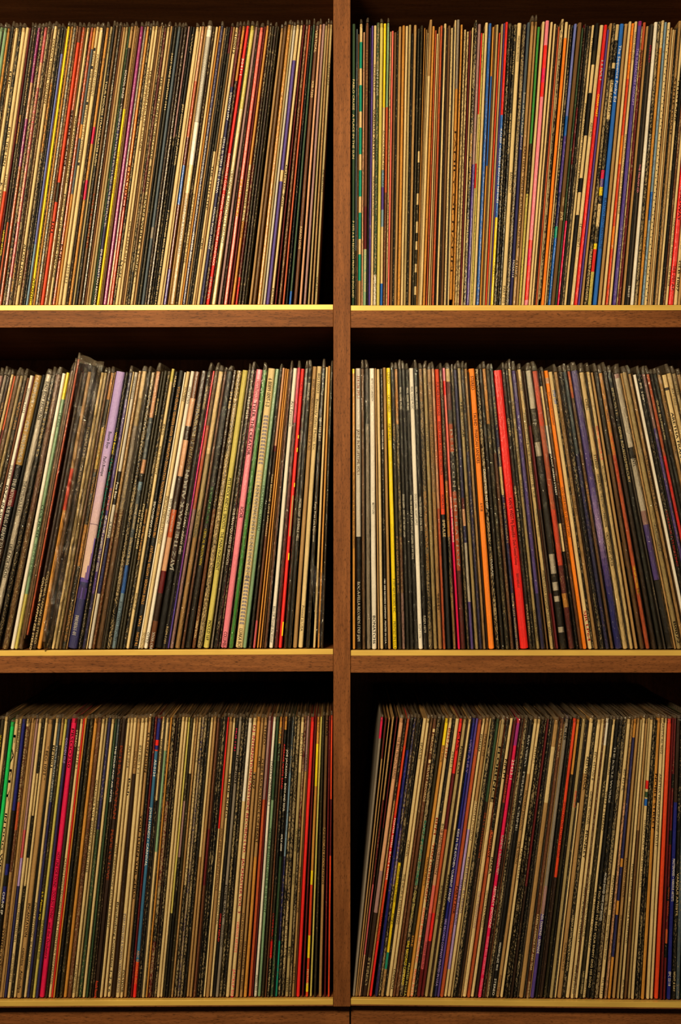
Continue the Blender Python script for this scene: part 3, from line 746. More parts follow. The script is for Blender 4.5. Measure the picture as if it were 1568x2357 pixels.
BAYS['BL'] = dict(side='L', k=3, row='bottom', flap=6.0,
 lean='-60:-138 0:-76 29:-46 117:43 171:95 189:114 286:219 330:271 367:309 422:364 436:376 577:523 587:533 633:588 698:660 720:685 739:714 765:757', top=1643, data='''
-55 8 t/w4
-46 7 K/w4
-37 7 C/w3
-28 7 D/w4
-19 8 T/w4
-10 7 C/w3
-2 6 b/w4
6 7 D/w4 >.06,.2,Y:SOUL CITY
14.5 6 C/w3h4
22 4 D/w4
29.5 8 E/w1h-6*bright green
39 8 C/w1*cream one with widely spaced letters >.06,.3,K:F A M Y >.34,.66,K:IN DOG WE TRUST
47 6 c/w2 >.02,.12,K:THE BEST MAN
55.5 7 n.33K.52n.56K.6n.66K/w3*blue-topped black >.62,.7,W:CHUNK EP >.78,.86,W:LASER
65 7 C.03B.3o.4B.55T/w6 >.04,.3,C:ASHLEY KEN CARVE THE STOP >.75,.9,K:SYSTEM, CRASH
75.5 8 T/w2
85.5 6 m.4X.5L.6N/w2
93.5 7 C/w2 >.66,.8,K:COLUMBIA CYPRESS HILL >.84,.94,K:HITS YOUR NUMBER 65927 8
100.5 5 K.2C.35K.5C.6K/w5
107 6 C/w2
117 11 T/w0*wide kraft tan >.1,.22,K:\u201c BEG 102T \u201d >.66,.78,K:INCANTATION >.82,.98,K:canarios - Atahuallpa
125 4 K/w2
131 7 C/w1 >.1,.18,K:BM001 >.66,.9,K:PONTY MYTHON - BLACK MAGIC
138 6 s.3N/w3 >.1,.3,W:DOO ROUTE AND ETC 
145 6 T.1D/w5 >.62,.72,Y:S.T. Palmer YO
152.5 7 y/w1*pale olive >.72,.86,K:WE ARE NOT A ROCK BAND
159.5 7 N/w2 >.07,.16,L:GOLDEN ISLE
171 12.5 H/w0*hot pink >.04,.18,r:PRSOO250 >.48,.72,r:HOT LINE FOR SOUND - DOO BOY ETHNIC >.73,.86,r:and the Orchestra
181 6 D/w3 >.04,.1,C:STEREO >.9,.98,K:PRSOONSD
188.5 7 C/w1*cream one edged in red >.1,.18,K:92 3718-1 >.5,.95,K:CASINO LIGHTS/RECORDED LIVE AT MONTREUX SWITZERLAND
194 3 R/w1
198 4 A/w3
204 7 K/w4
212 7 D/w5
221 7 A/w4
230 8 B/w6 >.4,.6,K:FLAT STRANGE DELECTED DEEPS
239 7 C/w2 >.22,.55,K:GALLAGHER & LYLE  BREAKAWAY  AMLH 68348 >.88,.98,K:P 1976 A&M RECORDS
246 5 c/w3 >.3,.42,K:MIKE OLDFIELD >.92,1,K:VIRGIN RECORDS V2001
253 6 N.4e/w5
261 6 C/w2
268 5 e/w4
274.5 6 s.3D/w5 >.1,.3,W:THE SOLID AND AIR AFTER
286 10 b/w1*dark brown one lettered in rust >.1,.36,o:BETHIA BEADMAN >.4,.58,o:MADE OF LOVE >.94,1,Q:Roselle Records
297 7 C/w2 >.45,.75,K:LOST GENERATION  ELLIOTT MURPHY
304.5 7 C/w2 >.1,.18,K:APL1-0918
312 7 C/w2*cream one with small thick black title >.22,.28,K:Bach >.66,.98,K:Brandenburg Concertos 1, 2, & 6
320.5 6 T.2b/w3 >.12,.18,K:COC 6 7415 >.46,.62,K:VAN HALEN "DREAMS"
329.5 8 C/w1*cream one titled in violet >.1,.2,K:823 490-1 Y-1 >.7,.98,N:EVERY MAN HAS A WOMAN / VARIOUS ARTISTS
338 6 C/w1 >.9,.98,K:POLYDOR
346 6 T/w3 >.06,.2,K:ELTON JOHN >.35,.65,K:YOU TURN YUR ZERO
353.5 6 K/w5
359.5 4 r/w4 >.2,.28,C:OWEN >.45,.5,C:MARVIN
367 8 n.08R.1n.115Q.12d.13d.87R/w1*teal blue red-footed >.15,.21,W:AS-0124 >.32,.53,W:JOHN HANDY \u2022 CARNIVAL >.83,.95,A:ABC RECORDS INC
377 6 C.3K/w6 >.08,.16,K:TREND 1005
387 7 C.12S.48C/w2*teal-and-cream
395 4 A/w5
402 7 K.3r.6K.8r/w8
409 4 b/w5
414.5 5 K/w7
422.5 7 C/w3
430 6 C/w2
436.5 5 y.7D/w3*thin olive
442.5 5 D.3m.5K/w5
449 5 C.2D/w4
455 4 T/w5
461.5 5 C.6K/w7
468.5 5 N/w9
475 6 K/w8
482 5 K/w5
489 6 C.5T/w3
496 6 T/w4
504 6 B.4r.6B/w4
512 4 K/w6 
518 6 K/w7
526 4 R.4C/w3*thin red-edged
533 7 T/w3 >.4,.62,b:MONT JIMMY BERLIN JAZZ HAUNCE
540.5 5 C/w3 >.2,.36,K:SLIDE KING >.62,.74,K:MICK LANO MAX
547 5 K/w3 >.04,.12,H:MUS 1181 >.7,.8,R:ONSLEY REFUD
554.5 7 G/w2*grey olive >.14,.24,K:INS 2001 >.6,.72,K:DOBIE GRAY >.74,.82,K:WHITE DIAMOND
562 6 K.4D/w7 >.2,.6,C:DEEP BLUE FANTASY
569 5 K/w6
577.5 7 W.3C/w1*ivory
587.5 8 C/w1*cream one lettered in hot pink >.03,.7,H:D.J. INTERNATIONAL/WESTSIDE RECORDS LTD.   JACKMASTER VOL. 3 >.73,.84,H:VARIOUS ARTISTS >.9,1,H:JACKLP 503
597 7 A.2T/w2 >.2,.26,K:T307 >.7,.9,K:NAT KING COLE SINGS SPIRITUALS
605 6 T/w3 >.14,.18,K:CBS >.8,.9,K:IAN HUNTER >.92,.97,K:EPS 80970
613 7 T.5A/w4 >.03,.1,b:STEREO >.15,.45,b:CHER BACK/CHANCE OF HEART
622 7 m.3o/w4
627 3 r/w1
633 6 W/w2*slim ivory >.16,.32,K:STANLEY JORDAN NO. 2 >.92,1,K:STEREO RED 1135
640.5 6 e.3S/w4*grey-green >.4,.7,K:GEORGE BENSON GIVE ME THE NIGHT
648 6 A.1D/w4 >.04,.16,S:VARIOUS
654 4 B/w5
659.5 6 A.05K.6D.8R.86K/w5 >.1,.26,R:AVERAGE WHITE BAND >.7,.85,R:COMMUNIC NIGHTS >.9,.98,C:Polydor
667 7 K.5e/w5 >.12,.22,W:JOE JACKSON >.24,.34,W:BODY AND SOUL >.42,.48,W:AMLX 65000
676 5 s.2u.5N.8F/w6*slate teal
682 5 K/w8
689 6 D.3K/w8 >.08,.12,C:711 7061 >.66,.9,C:williams - the comfort zone
698 7 C.2c/w2*cream one numbered near its top >.06,.14,K:EPC 26551 >.4,.48,K:CARL ANDERSON >.56,.6,K:PROTOCOL >.82,.86,K:EPIC >.93,.98,K:STEREO
704.5 5 r.4K/w8
710.5 6 m.2T/w3 >.14,.2,K:CARIBOU >.54,.7,K:O.C. SMITH \u2022 TOGETHER >.88,.95,K:CBS 81142
720.5 8.5 R/w1*scarlet
727.5 4 r/w3
734 6 A.1Y.25A.55Y.6Q.78Y.86Q.95Y.98Q/w3*yellow-and-orange patched >.02,.06,t:EMSP >.9,.96,C:FESTIVAL
740 4.5 y/w2
745.5 4 D/w4
753 6 t.4T/w4 >.02,.08,K:DUAL >.4,.6,K:AMERICAN RECORDINGS
759.5 4 r/w3
765 4.5 Q.3r.5Q/w2*red-brown end
''')

BAYS['BR'] = dict(side='R', k=3, row='bottom', flap=6.0,
 lean='878:813 880:815 893:825 926:838 941:852 948:867 979:891 1030:940 1039:948 1107:1017 1195:1104 1235:1146 1283:1200 1325:1246 1363:1288 1400:1328 1450:1384 1518:1480 1543:1512 1563:1540 1580:1561 1610:1598', top=1642, data='''
880.5 7 H.08G/w2*grey pink-topped first
890 7 r.15T/w3
897.5 5 T/w3
906 8 T.3r.6X.85J/w5 >.35,.6,R:LOVE CORNER >.63,.8,r:VARIOUS ARTISTS
915 5 r.4b/w3
926 10 J.55m.7b/w1*pinkish tan >.07,.22,K:THE BEST FROM LOU RAWLS >.86,.96,C:STEREO
935 4 K.3T/w6
941.5 6 o.1Q.35R.5Q.8R/w3*red orange >.36,.58,W:POINTER SISTERS \u2022 BLACK & WHITE >.7,.8,r:PLANET RECORDS
949 7 K.12n.4n.85N/w5*dark blue
957 6 N.4V.6K/w8 >.48,.52,I:IVY
964.5 7 K.52Y.84F.9T/w6*black one ending in yellow >.53,.66,K:APPLESEED  KICK IT TILL IT BREAKS >.7,.74,K:ADRIFT
970.5 4 K/w5
979.5 8 C/w2*cream one with large black title >.09,.15,K:SPALSS >.44,.5,K:CARMEL >.56,.74,K:THE DRUM IS EVERYTHING
987 7 C/w2 >.9,.97,K:LONDON
995 6 t.4B/w5
1003 8 B/w5 >.04,.13,C:\u25a0 MERCURY >.15,.3,C:\u25a0 VELVET RECORDS
1012.5 8 K.2K.4e.6K/w8 >.37,.6,F:FUNKY LOW VOCAL COCHALTES >.62,.72,y:Chicago Phoenixes >.8,.96,Y:SIRE RECORDS COMPANY.
1021.5 6 D/w3 >.78,.82,A:SIRE >.88,1,y:PRINTED IN U.S.A.
1030 7 Y.1A/w2*egg yellow >.1,.16,K:RUN SHAME >.5,.6,K:HUDSON ARTISTS
1039 7.5 C/w1*cream one lettered in red >.04,.15,Q:BPM-7-2197 >.36,.42,Q:BPM >.45,.66,Q:"MAN OVERBOARD" >.68,.88,R:WARNER BROS. RECORDS INC. >.9,1,R:PRINTED IN U.S.A.
1046.5 5 K/w5
1054.5 8 C.4J.6p.7X.9r/w2*cream over brick >.12,.18,K:25495-1 >.38,.56,K:BOB JAMES/OBSESSION >.8,.95,r:WARNER BROS RECORDS INC
1063 7 R.2r.4o.7R.8r/w3 >.05,.12,r:KISS
1072 7 c/w4 >.1,.2,K:NOISE CO >.6,.72,K:BOB JAMES \u2022 AVENTURE
1083 6 C.4c/w2 >.56,.75,K:RENAISSANCE MASON
1092.5 8 n.6n.8N/w3 >.08,.2,L:GIVE A LILY >.4,.66,W:KIDS IN THE KITCHEN "CURRENT STAND" >.72,.96,L:SIRE RECORDS COMPANY PRINTED IN U.S.A
1099.5 5 V/w2*violet strip
1107 7 o/w5*rust red >.6,.7,r:PARTY FOR
1115.5 6 C.4L.9C/w1 >.06,.12,K:menu >.58,.74,N:PARTY FOR THE STEVE WALSH
1124 7 T.3C/w3 >.06,.14,K:SPRAY 105 >.3,.44,b:CHARLES JOHNSON >.5,.7,N:KIDS ELECTRIC BLUEBIRDS
1130.5 4 c/w4
1137 8 K/w8
1148 7 e.3b/w3*dark green >.34,.5,o:BILLY STEVENSON
1160 9 c.3C/w4*wide grubby cream >.1,.3,K:FLORENCE >.62,.75,m:DIRTY MANHATTAN
1170 6 K.4o/w6 >.2,.5,K:SOUNDS OF SUMMER OBSERVE
1178.5 7 C/w1 >.15,.22,K:NPLP1 >.5,.56,K:INALA >.62,.75,K:LADYSMITH BLACK MAMBAZO
1187 6 r.3b/w3 >.2,.3,o:PAM CARLENE
1195.5 8.5 H.02M.1H.3H/w1*raspberry magenta >.15,.22,W:25423-1 >.42,.56,W:RANDY CRAWFORD >.6,.75,W:ABSTRACT EMOTIONS >.78,.92,P:WARNER BROS. RECORDS INC. >.93,1,P:PRINTED IN U.S.A.
1203.5 5 b/w5
1213 7 K/w8 >.1,.4,C:BIG HITS STEREO
1224 8 K/w3*black one with white spaced capitals >.06,.17,W:RAY OBIEDO >.19,.4,W:PERFECT CRIME >.8,.9,W:WINDHAM HILL JAZZ  WH 01 >.93,.99,W:STEREO
1235 8 C.2T/w2 >.26,.4,K:HOWARD JOHNSON >.44,.52,K:THE VISION >.92,.99,r:Printed in England
1243 6 C/w2 >.1,.16,K:254212-1 >.46,.58,K:TAJA SEVELLE
1251.5 7 K/w6g
1257.5 4 K/w7
1263 5 r.6b/w4*thin dark red
1270.5 6 K/w6
1283 11 T.1C.3T/w2*wide kraft
1296 8 B/w5 >.04,.14,C:DEVLP 25 >.7,.9,C:KAREN LAWRENCE / RIP AND TEAR >.94,1,C:REVOLVER RECORDS
1306.5 8 G.6m.7V/w3*grey over violet >.03,.08,K:CBS >.7,.84,W:NEIL DIAMOND \u2022 SERENADE
1315 5 K/w4
1325 8 Q.57b/w2*vermilion >.3,.5,r:SHOOTING ON ATTACKS WORLD
1333.5 5 A.2D/w4
1339 3 K/w4
1346 7 c/w4 >.26,.32,R:ALBION LIV
1355 4 K.3C/w4
1363.5 9 C.2T/w2*cream one with handwritten title >.14,.26,K:RED WI-LOCK >.8,.9,K:VILLAGE THING VTS 20
1372 6 K/w7 >.7,.9,C:VARIOUS ARTISTS LONDON ROAD AHEAD
1381 8 C/w2 >.12,.22,K:EPC 651700 8 >.26,.38,K:GEORGE MICHAEL >.4,.5,K:MONKEY
1390 6 C/w3 >.6,.8,K:2001 - A SPACE ODYSSEY >.88,.98,K:MGM SUPER 2315 034
1400 8 W.1C/w1*brightest ivory >.56,.78,K:DIAMONDS \u2022 TOUCHING YOU TOUCHING ME
1408 6 D/w5 >.22,.28,C:VITE >.9,.98,C:UNIS 110 STEREO
1415.5 7 C/w2 >.14,.2,K:MUSICIAN >.26,.4,K:90213-1 STEREO >.62,.82,K:KEY TRONICS \u2022 QUADRANT >.93,1,K:Printed in U.S.A.
1424 7 K/w4*black one with long tan title >.1,.3,W:THE ICICLE WORKS >.6,.96,C:IF YOU WANT TO BEAT YOUR ENEMY SING HIS SONG
1432 7 K/w5 >.55,.72,W:MICHELLE SHOCKED  SHORT SHARP SHOCKED
1441 7 K.5b/w8 >.4,.66,C:BLAZE EAU DE COLOGNE
1450 7.5 C/w2*cream one with a black three-part title >.18,.26,K:407 412 ML >.56,.68,K:FRENCH POLISH >.7,.86,K:Johnny Gregory-Maurice Vander >.92,.98,K:TFL 5171
1458 5 T.3J/w7
1463.5 7 A.07N.5A.53N.65A.7N.85A/w4*navy and amber
1471.5 7 T/w3 >.5,.64,K:RAVEN AND WEEDER >.7,.8,K:THE WEAKNESS OF EVE
1478 4 c/w4
1484 6 C/w2 >.52,.8,K:MICHEL LEGRAND - THEMES & VARIATIONS >.93,1,K:BELL RECORDS
1490.5 6 T.4t/w4
1496 4 c/w3
1501.5 7 C.2C.22R.25C.26e.28C.285U.31C/w2*cream one with red green and blue stripes >.36,.6,K:SHAKIN\u2019 POET AND BEST RESULTS
1508.5 6 K/w7
1518 8 A/w4*amber brown >.2,.4,b:NOBLE STREET
1527.5 7 C/w2 >.02,.13,K:ARISTA AL 9602 >.2,.46,K:ARETHA FRANKLIN/JUMP TO IT
1534.5 6 C/w2
1543.5 9 Q.01R.02Q/w0*blazing orange-red
1550.5 4 r/w3
1555.5 5 r.2K.25r.4K.45r.6K.65r.75o.8K.85r/w4 >.6,.7,o:TEDDY WILSON
1563.5 8 b.3n/w2*midnight navy >.5,.65,W:MASTERMIXES \u2022 VARIOUS ARTISTS >.9,.95,W:EPC 22118
1572.5 7 K/w5 >.55,.7,C:VARIOUS ARTISTS >.9,.97,C:NIGHT & DAY
1580.5 8 s/w5*slate corner
1589 6 e/w4
1597 7 C/w3
''')


# ------------------------------------------------------------------ builders for jackets, print and plastic
H = 0.315
TAG = re.compile(r'([A-Za-z])(\.\d+)?')

def parse(line):
    parts = re.split(r'\s>(?=[\d.]+,[\d.]+,)', line.strip())
    head = parts[0].strip()
    name = None
    if '*' in head: head, name = head.split('*', 1)
    xt, w, rest = head.split(None, 2)
    colour, _, flags = rest.strip().partition('/')
    bands, f = [], 0.0
    for c, p in TAG.findall(colour):
        bands.append([f, c])
        f = float('0' + p) if p else 1.0
    wear = 3
    m = re.search(r'w(\d)', flags); wear = int(m.group(1)) if m else 3
    m = re.search(r'h(-?\d+)', flags); dh = int(m.group(1)) if m else 0
    fl = re.sub(r'w\d|h-?\d+', '', flags)
    texts = []
    for p in parts[1:]:
        pos, _, words = p.partition(':')
        a, b, c = pos.split(',')
        texts.append((float(a), float(b), c, words.strip()))
    return dict(xt=float(xt), w=float(w), bands=bands, wear=wear, dh=dh, fl=fl, texts=texts, name=name)

def interp(x, pts):
    if x <= pts[0][0]: return x - pts[0][0] + pts[0][1]
    for (x0, y0), (x1, y1) in zip(pts, pts[1:]):
        if x <= x1: return y0 + (y1 - y0) * (x - x0) / (x1 - x0)
    return x - pts[-1][0] + pts[-1][1]

def band_at(bands, f):
    c = bands[0][1]
    for a, k in bands:
        if f >= a - 1e-6: c = k
    return c

def band_colour(rec, f):
    B = rec['bands']
    for i, (a, k) in enumerate(B):
        e = B[i + 1][0] if i + 1 < len(B) else 1.0
        if a - 1e-6 <= f <= e + 1e-6:
            if 'i' in rec['fl'] and i + 1 < len(B) and e - a > 0.1:
                t = (f - a) / (e - a)
                return tuple(p + (q - p) * t for p, q in zip(ALB[k], ALB[B[i + 1][1]]))
            return ALB[k]
    return ALB[B[-1][1]]

def shade(c, rng, amt=0.07):
    k = 1 + rng.uniform(-amt, amt)
    return tuple(min(0.95, v * k) for v in c)

def jacket_geometry(rec, w, rng):
    """A closed card jacket, spine towards -y at y = 0, standing on z = 0. Returns verts, faces and one colour per face."""
    h = w / 2
    fr = {0.0, 1.0, 0.004, 0.996}
    nseg = 40 if 'i' in rec['fl'] else 9
    for i in range(1, nseg): fr.add(i / nseg)
    for a, _ in rec['bands']: fr.add(a)
    fr = sorted(fr)
    r = min(0.0024, w * 0.75)
    prof = [(-1.0, 0.10), (-1.0, r), (-0.78, r * 0.30), (-0.40, 0.0), (0.40, 0.0), (0.78, r * 0.30), (1.0, r), (1.0, 0.10)]
    ph = [rng.uniform(0, 6.28) for _ in range(3)]
    verts, faces, cols = [], [], []
    n = len(prof)
    side = 'T' if rec['bands'][0][1] in 'CcTtWwJ' else rec['bands'][-1][1]
    for f in fr:                                   # f runs from the top of the spine down
        z = (1 - f) * H
        end = f in (0.0, 1.0)
        wob = 0.00006 * (math.sin(9 * f + ph[0]) + math.sin(23 * f + ph[1]))
        wid = h * (1 + 0.02 * math.sin(17 * f + ph[2])) * (0.72 if end else 1.0) * 0.945
        for px, py in prof:
            zz = z
            if py < 0.01 and end: zz += -0.0012 if f == 0.0 else 0.0004
            verts.append((wob + px * wid, py if not (end and py < 0.01) else py + 0.0006, zz))
    m = len(fr)
    for j in range(m - 1):
        base = shade(band_colour(rec, (fr[j] + fr[j + 1]) / 2), rng, 0.0 if 'i' in rec['fl'] else 0.05)
        for i in range(n - 1):
            a = j * n + i
            faces.append((a, a + n, a + n + 1, a + 1))
            if 0 < i < n - 2: cols.append((*base, rec['wear'] / 9))
            else:
                e = ALB[side] if i in (0, n - 2) else base
                cols.append((*e, min(1, rec['wear'] / 9 + 0.1)))
    b0 = len(verts)                                # far edge of the jacket
    for z in (H, 0.0):
        verts.append((-h * 0.9, H * 0.995, z)); verts.append((h * 0.9, H * 0.995, z))
    L0, R0, L1, R1 = 0, n - 1, (m - 1) * n, (m - 1) * n + n - 1
    sc = ALB[side]
    left = [j * n for j in range(m)]; right = [j * n + n - 1 for j in range(m)]
    faces.append(tuple([b0, b0 + 2] + left[::-1])); cols.append((*sc, .4))
    faces.append(tuple([b0 + 3, b0 + 1] + right)); cols.append((*sc, .4))
    faces.append((b0 + 1, b0 + 3, b0 + 2, b0)); cols.append((*sc, .4))
    topc = tuple(v * .75 for v in ALB['T' if rec['bands'][0][1] in 'CcTtWwJAyY' else 't'])
    faces.append(tuple(list(range(n)) + [b0 + 1, b0])); cols.append((*topc, .4))
    faces.append(tuple(list(range((m - 1) * n, m * n))[::-1] + [b0 + 2, b0 + 3])); cols.append((*topc, .4))
    return verts, faces, cols

FONT_CACHE = {}
def word_mesh(words, bold):
    key = (words, bold)
    if key in FONT_CACHE: return FONT_CACHE[key]
    cu = bpy.data.curves.new('t', 'FONT')
    cu.body = words; cu.size = 1.0; cu.resolution_u = 2
    o = bpy.data.objects.new('t', cu)
    COL.objects.link(o)
    dg = C.evaluated_depsgraph_get()
    me = o.evaluated_get(dg).to_mesh()
    vs = [tuple(v.co) for v in me.vertices]; fs = [tuple(p.vertices) for p in me.polygons]
    o.evaluated_get(dg).to_mesh_clear()
    bpy.data.objects.remove(o); bpy.data.curves.remove(cu)
    if bold:                                       # heavier print: the same strokes laid twice, a hair apart
        n = len(vs)
        vs = [(x - .018, y, z) for x, y, z in vs] + [(x + .018, y + .012, z) for x, y, z in vs]
        fs = fs + [tuple(i + n for i in f) for f in fs]
    FONT_CACHE[key] = (vs, fs)
    return vs, fs

def lettering(rec, w, parent, rng):
    """The print on one spine: each title or number a piece of its own, running down the spine (or up it where the photo shows that)."""
    Y = -0.00012
    for a, b, c, words in rec['texts']:
        upward = words.startswith('^')
        words = words.lstrip('^')
        big = w > 0.0055 or (b - a) / max(1, len(words)) > 0.010
        vs, fs = word_mesh(words, big)
        if not vs: continue
        x0, x1 = min(v[0] for v in vs), max(v[0] for v in vs)
        y0, y1 = -0.02, 0.74
        k = (b - a) * H / max(1e-6, x1 - x0)
        hh = min(w * (0.55 if w > 0.005 else 0.64), k * 0.74 * 1.35)
        q = hh / (y1 - y0)
        off = rng.uniform(-0.05, 0.05) * w
        s = -1 if upward else 1
        zz = H * (1 - b) if upward else H * (1 - a)
        put = [(off + s * (v[1] - (y0 + y1) / 2) * q, Y, zz - s * (v[0] - x0) * k) for v in vs]
        mesh_obj('spine_lettering', put, fs, INK, parent, [(*ALB[c], 0)] * len(fs))
    verts, faces, cols = [], [], []
    def add(vs, fs, colour):
        n = len(verts)
        verts.extend(vs); faces.extend(tuple(i + n for i in f) for f in fs)
        cols.extend([(*colour, 0)] * len(fs))
    def quad(x, z, dx, dz, colour, y=0.0):
        add([(x - dx, Y + y, z - dz), (x + dx, Y + y, z - dz), (x + dx, Y + y, z + dz), (x - dx, Y + y, z + dz)], [(0, 1, 2, 3)], colour)
    if 'k' in rec['fl']:                           # black dots in a chequer
        d = w * 0.085
        for j in range(96):
            z = H * 0.955 - j * d * 2.05
            if z < H * 0.42: break
            for i in range(5):
                quad((i - 2) * d * 2.05 + (d if j % 2 else 0) - d / 2, z, d * .62, d * .62, ALB['K'])
    if 'x' in rec['fl']:                           # rows of small crosses
        d = w * 0.2
        for j in range(74):
            z = H * 0.97 - j * 0.0041
            x = (0.22 if j % 2 else -0.22) * w
            quad(x, z, d, d * .38, ALB['K']); quad(x, z, d * .38, d, ALB['K'], -.00002)
    if 'z' in rec['fl']:                           # trapezoid steps along the spine
        zs = [.175 + .0127 * j for j in range(14)] + [.37 + .0127 * j for j in range(29)] + [.745 + .0127 * j for j in range(14)]
        for f0 in zs:
            z = H * (1 - f0)
            col = lin((128, 120, 128)) if not .36 < f0 < .74 else lin((176, 162, 142))
            for s in (-1, 1):
                v = [(s * .02 * w, Y + .00004, z - .0012), (s * .34 * w, Y + .00004, z - .0012), (s * .24 * w, Y + .00004, z + .0012), (s * .02 * w, Y + .00004, z + .0012)]
                add(v, [(0, 1, 2, 3)] if s > 0 else [(3, 2, 1, 0)], col)
    if 'f' in rec['fl']:                           # yellow spots and a torn strip down one edge
        for f0, f1, x, wd, c in ((.24, .252, .3, .12, 'Y'), (.285, .3, .28, .12, 'Y'), (.41, .425, .3, .12, 'Y'), (.455, .60, .12, .2, 'T'), (.66, .685, .3, .14, 'Y'), (.905, .955, .25, .15, 'Y')):
            quad(x * w, H * (1 - (f0 + f1) / 2), wd * w, H * (f1 - f0) / 2, ALB[c])
    if 'y' in rec['fl']:                           # skyline and bridge at the foot of the lavender spine
        for i, (x, f0, f1) in enumerate([(.40, .60, .75), (.30, .655, .75), (.18, .70, .75), (.06, .725, .75)]):
            quad(x * w, H * (1 - (f0 + f1) / 2), .055 * w, H * (f1 - f0) / 2, ALB['V'] if i % 2 == 0 else lin((120, 88, 120)), -.00001 * i)
        for x in (-.22, .18):
            quad(x * w, H * (1 - .795), .13 * w, .0075, lin((50, 38, 82)), -.00002)
        quad(0, H * (1 - .552), .42 * w, .00035, lin((110, 84, 104)))
    if faces: mesh_obj('spine_pattern', verts, faces, INK, parent, cols)

def plastic(rec, w, parent, rng, flap, whole):
    """The clear sleeve: film round the jacket, its open top standing up above the card as a pinched flap."""
    h = w / 2 * 0.98
    fh = flap * S * rng.uniform(0.75, 1.55)
    ztop = H + fh
    if whole: zs = [0.0006, .05, .11, .17, .23, .28, H - .003, H + fh * .45, ztop]
    else: zs = [H - .006, H + fh * .5, ztop]
    lean = rng.uniform(-0.25, 0.25) * w
    ys = [0.30, 0.2, 0.1, 0.03, 0.0] if not whole else [0.30, 0.15, 0.05, 0.004, -0.0004]
    pts = [(-1, y) for y in ys] + [(0, ys[-1] - 0.0007)] + [(1, y) for y in ys[::-1]]
    n = len(pts)
    verts, faces = [], []
    p0 = rng.uniform(0, 6.28)
    for z in zs:
        up = max(0.0, (z - H) / fh)
        for sx, y in pts:
            nar = 1 - 0.45 * up
            x = sx * h * nar + lean * up * up * (1 if y < .05 else .5)
            if up > 0: x += 0.1 * w * up * math.sin(y * 37 + p0)
            zz = z
            if up > 0.8: zz += -0.0016 * math.sin(min(1, y / .3) * 3.1 + p0) * (1 if y > .02 else 0) 
            yy = y
            if whole and up == 0 and y < 0: yy += -0.0003 * abs(math.sin(z * 61 + p0))
            verts.append((x, yy, zz))
    for j in range(len(zs) - 1):
        for i in range(n - 1):
            a = j * n + i
            faces.append((a, a + 1, a + n + 1, a + n))
    return mesh_obj('plastic_sleeve', verts, faces, FILM, parent, smooth=True)

def fold(parent, pts, faces):
    """A loose corner of a plastic sleeve folded out over the shelf edge, in the jacket's own frame."""
    return mesh_obj('loose_plastic_corner', pts, faces, FILM, parent, smooth=False)

ORD = ['first', 'second', 'third', 'fourth', 'fifth', 'sixth', 'seventh', 'eighth', 'ninth', 'tenth', 'eleventh', 'twelfth', 'thirteenth',
       'fourteenth', 'fifteenth', 'sixteenth', 'seventeenth', 'eighteenth', 'nineteenth', 'twentieth']
SHEETS = dict(v=[], f=[], c=[])      # the very thin records and loose sheets between the others

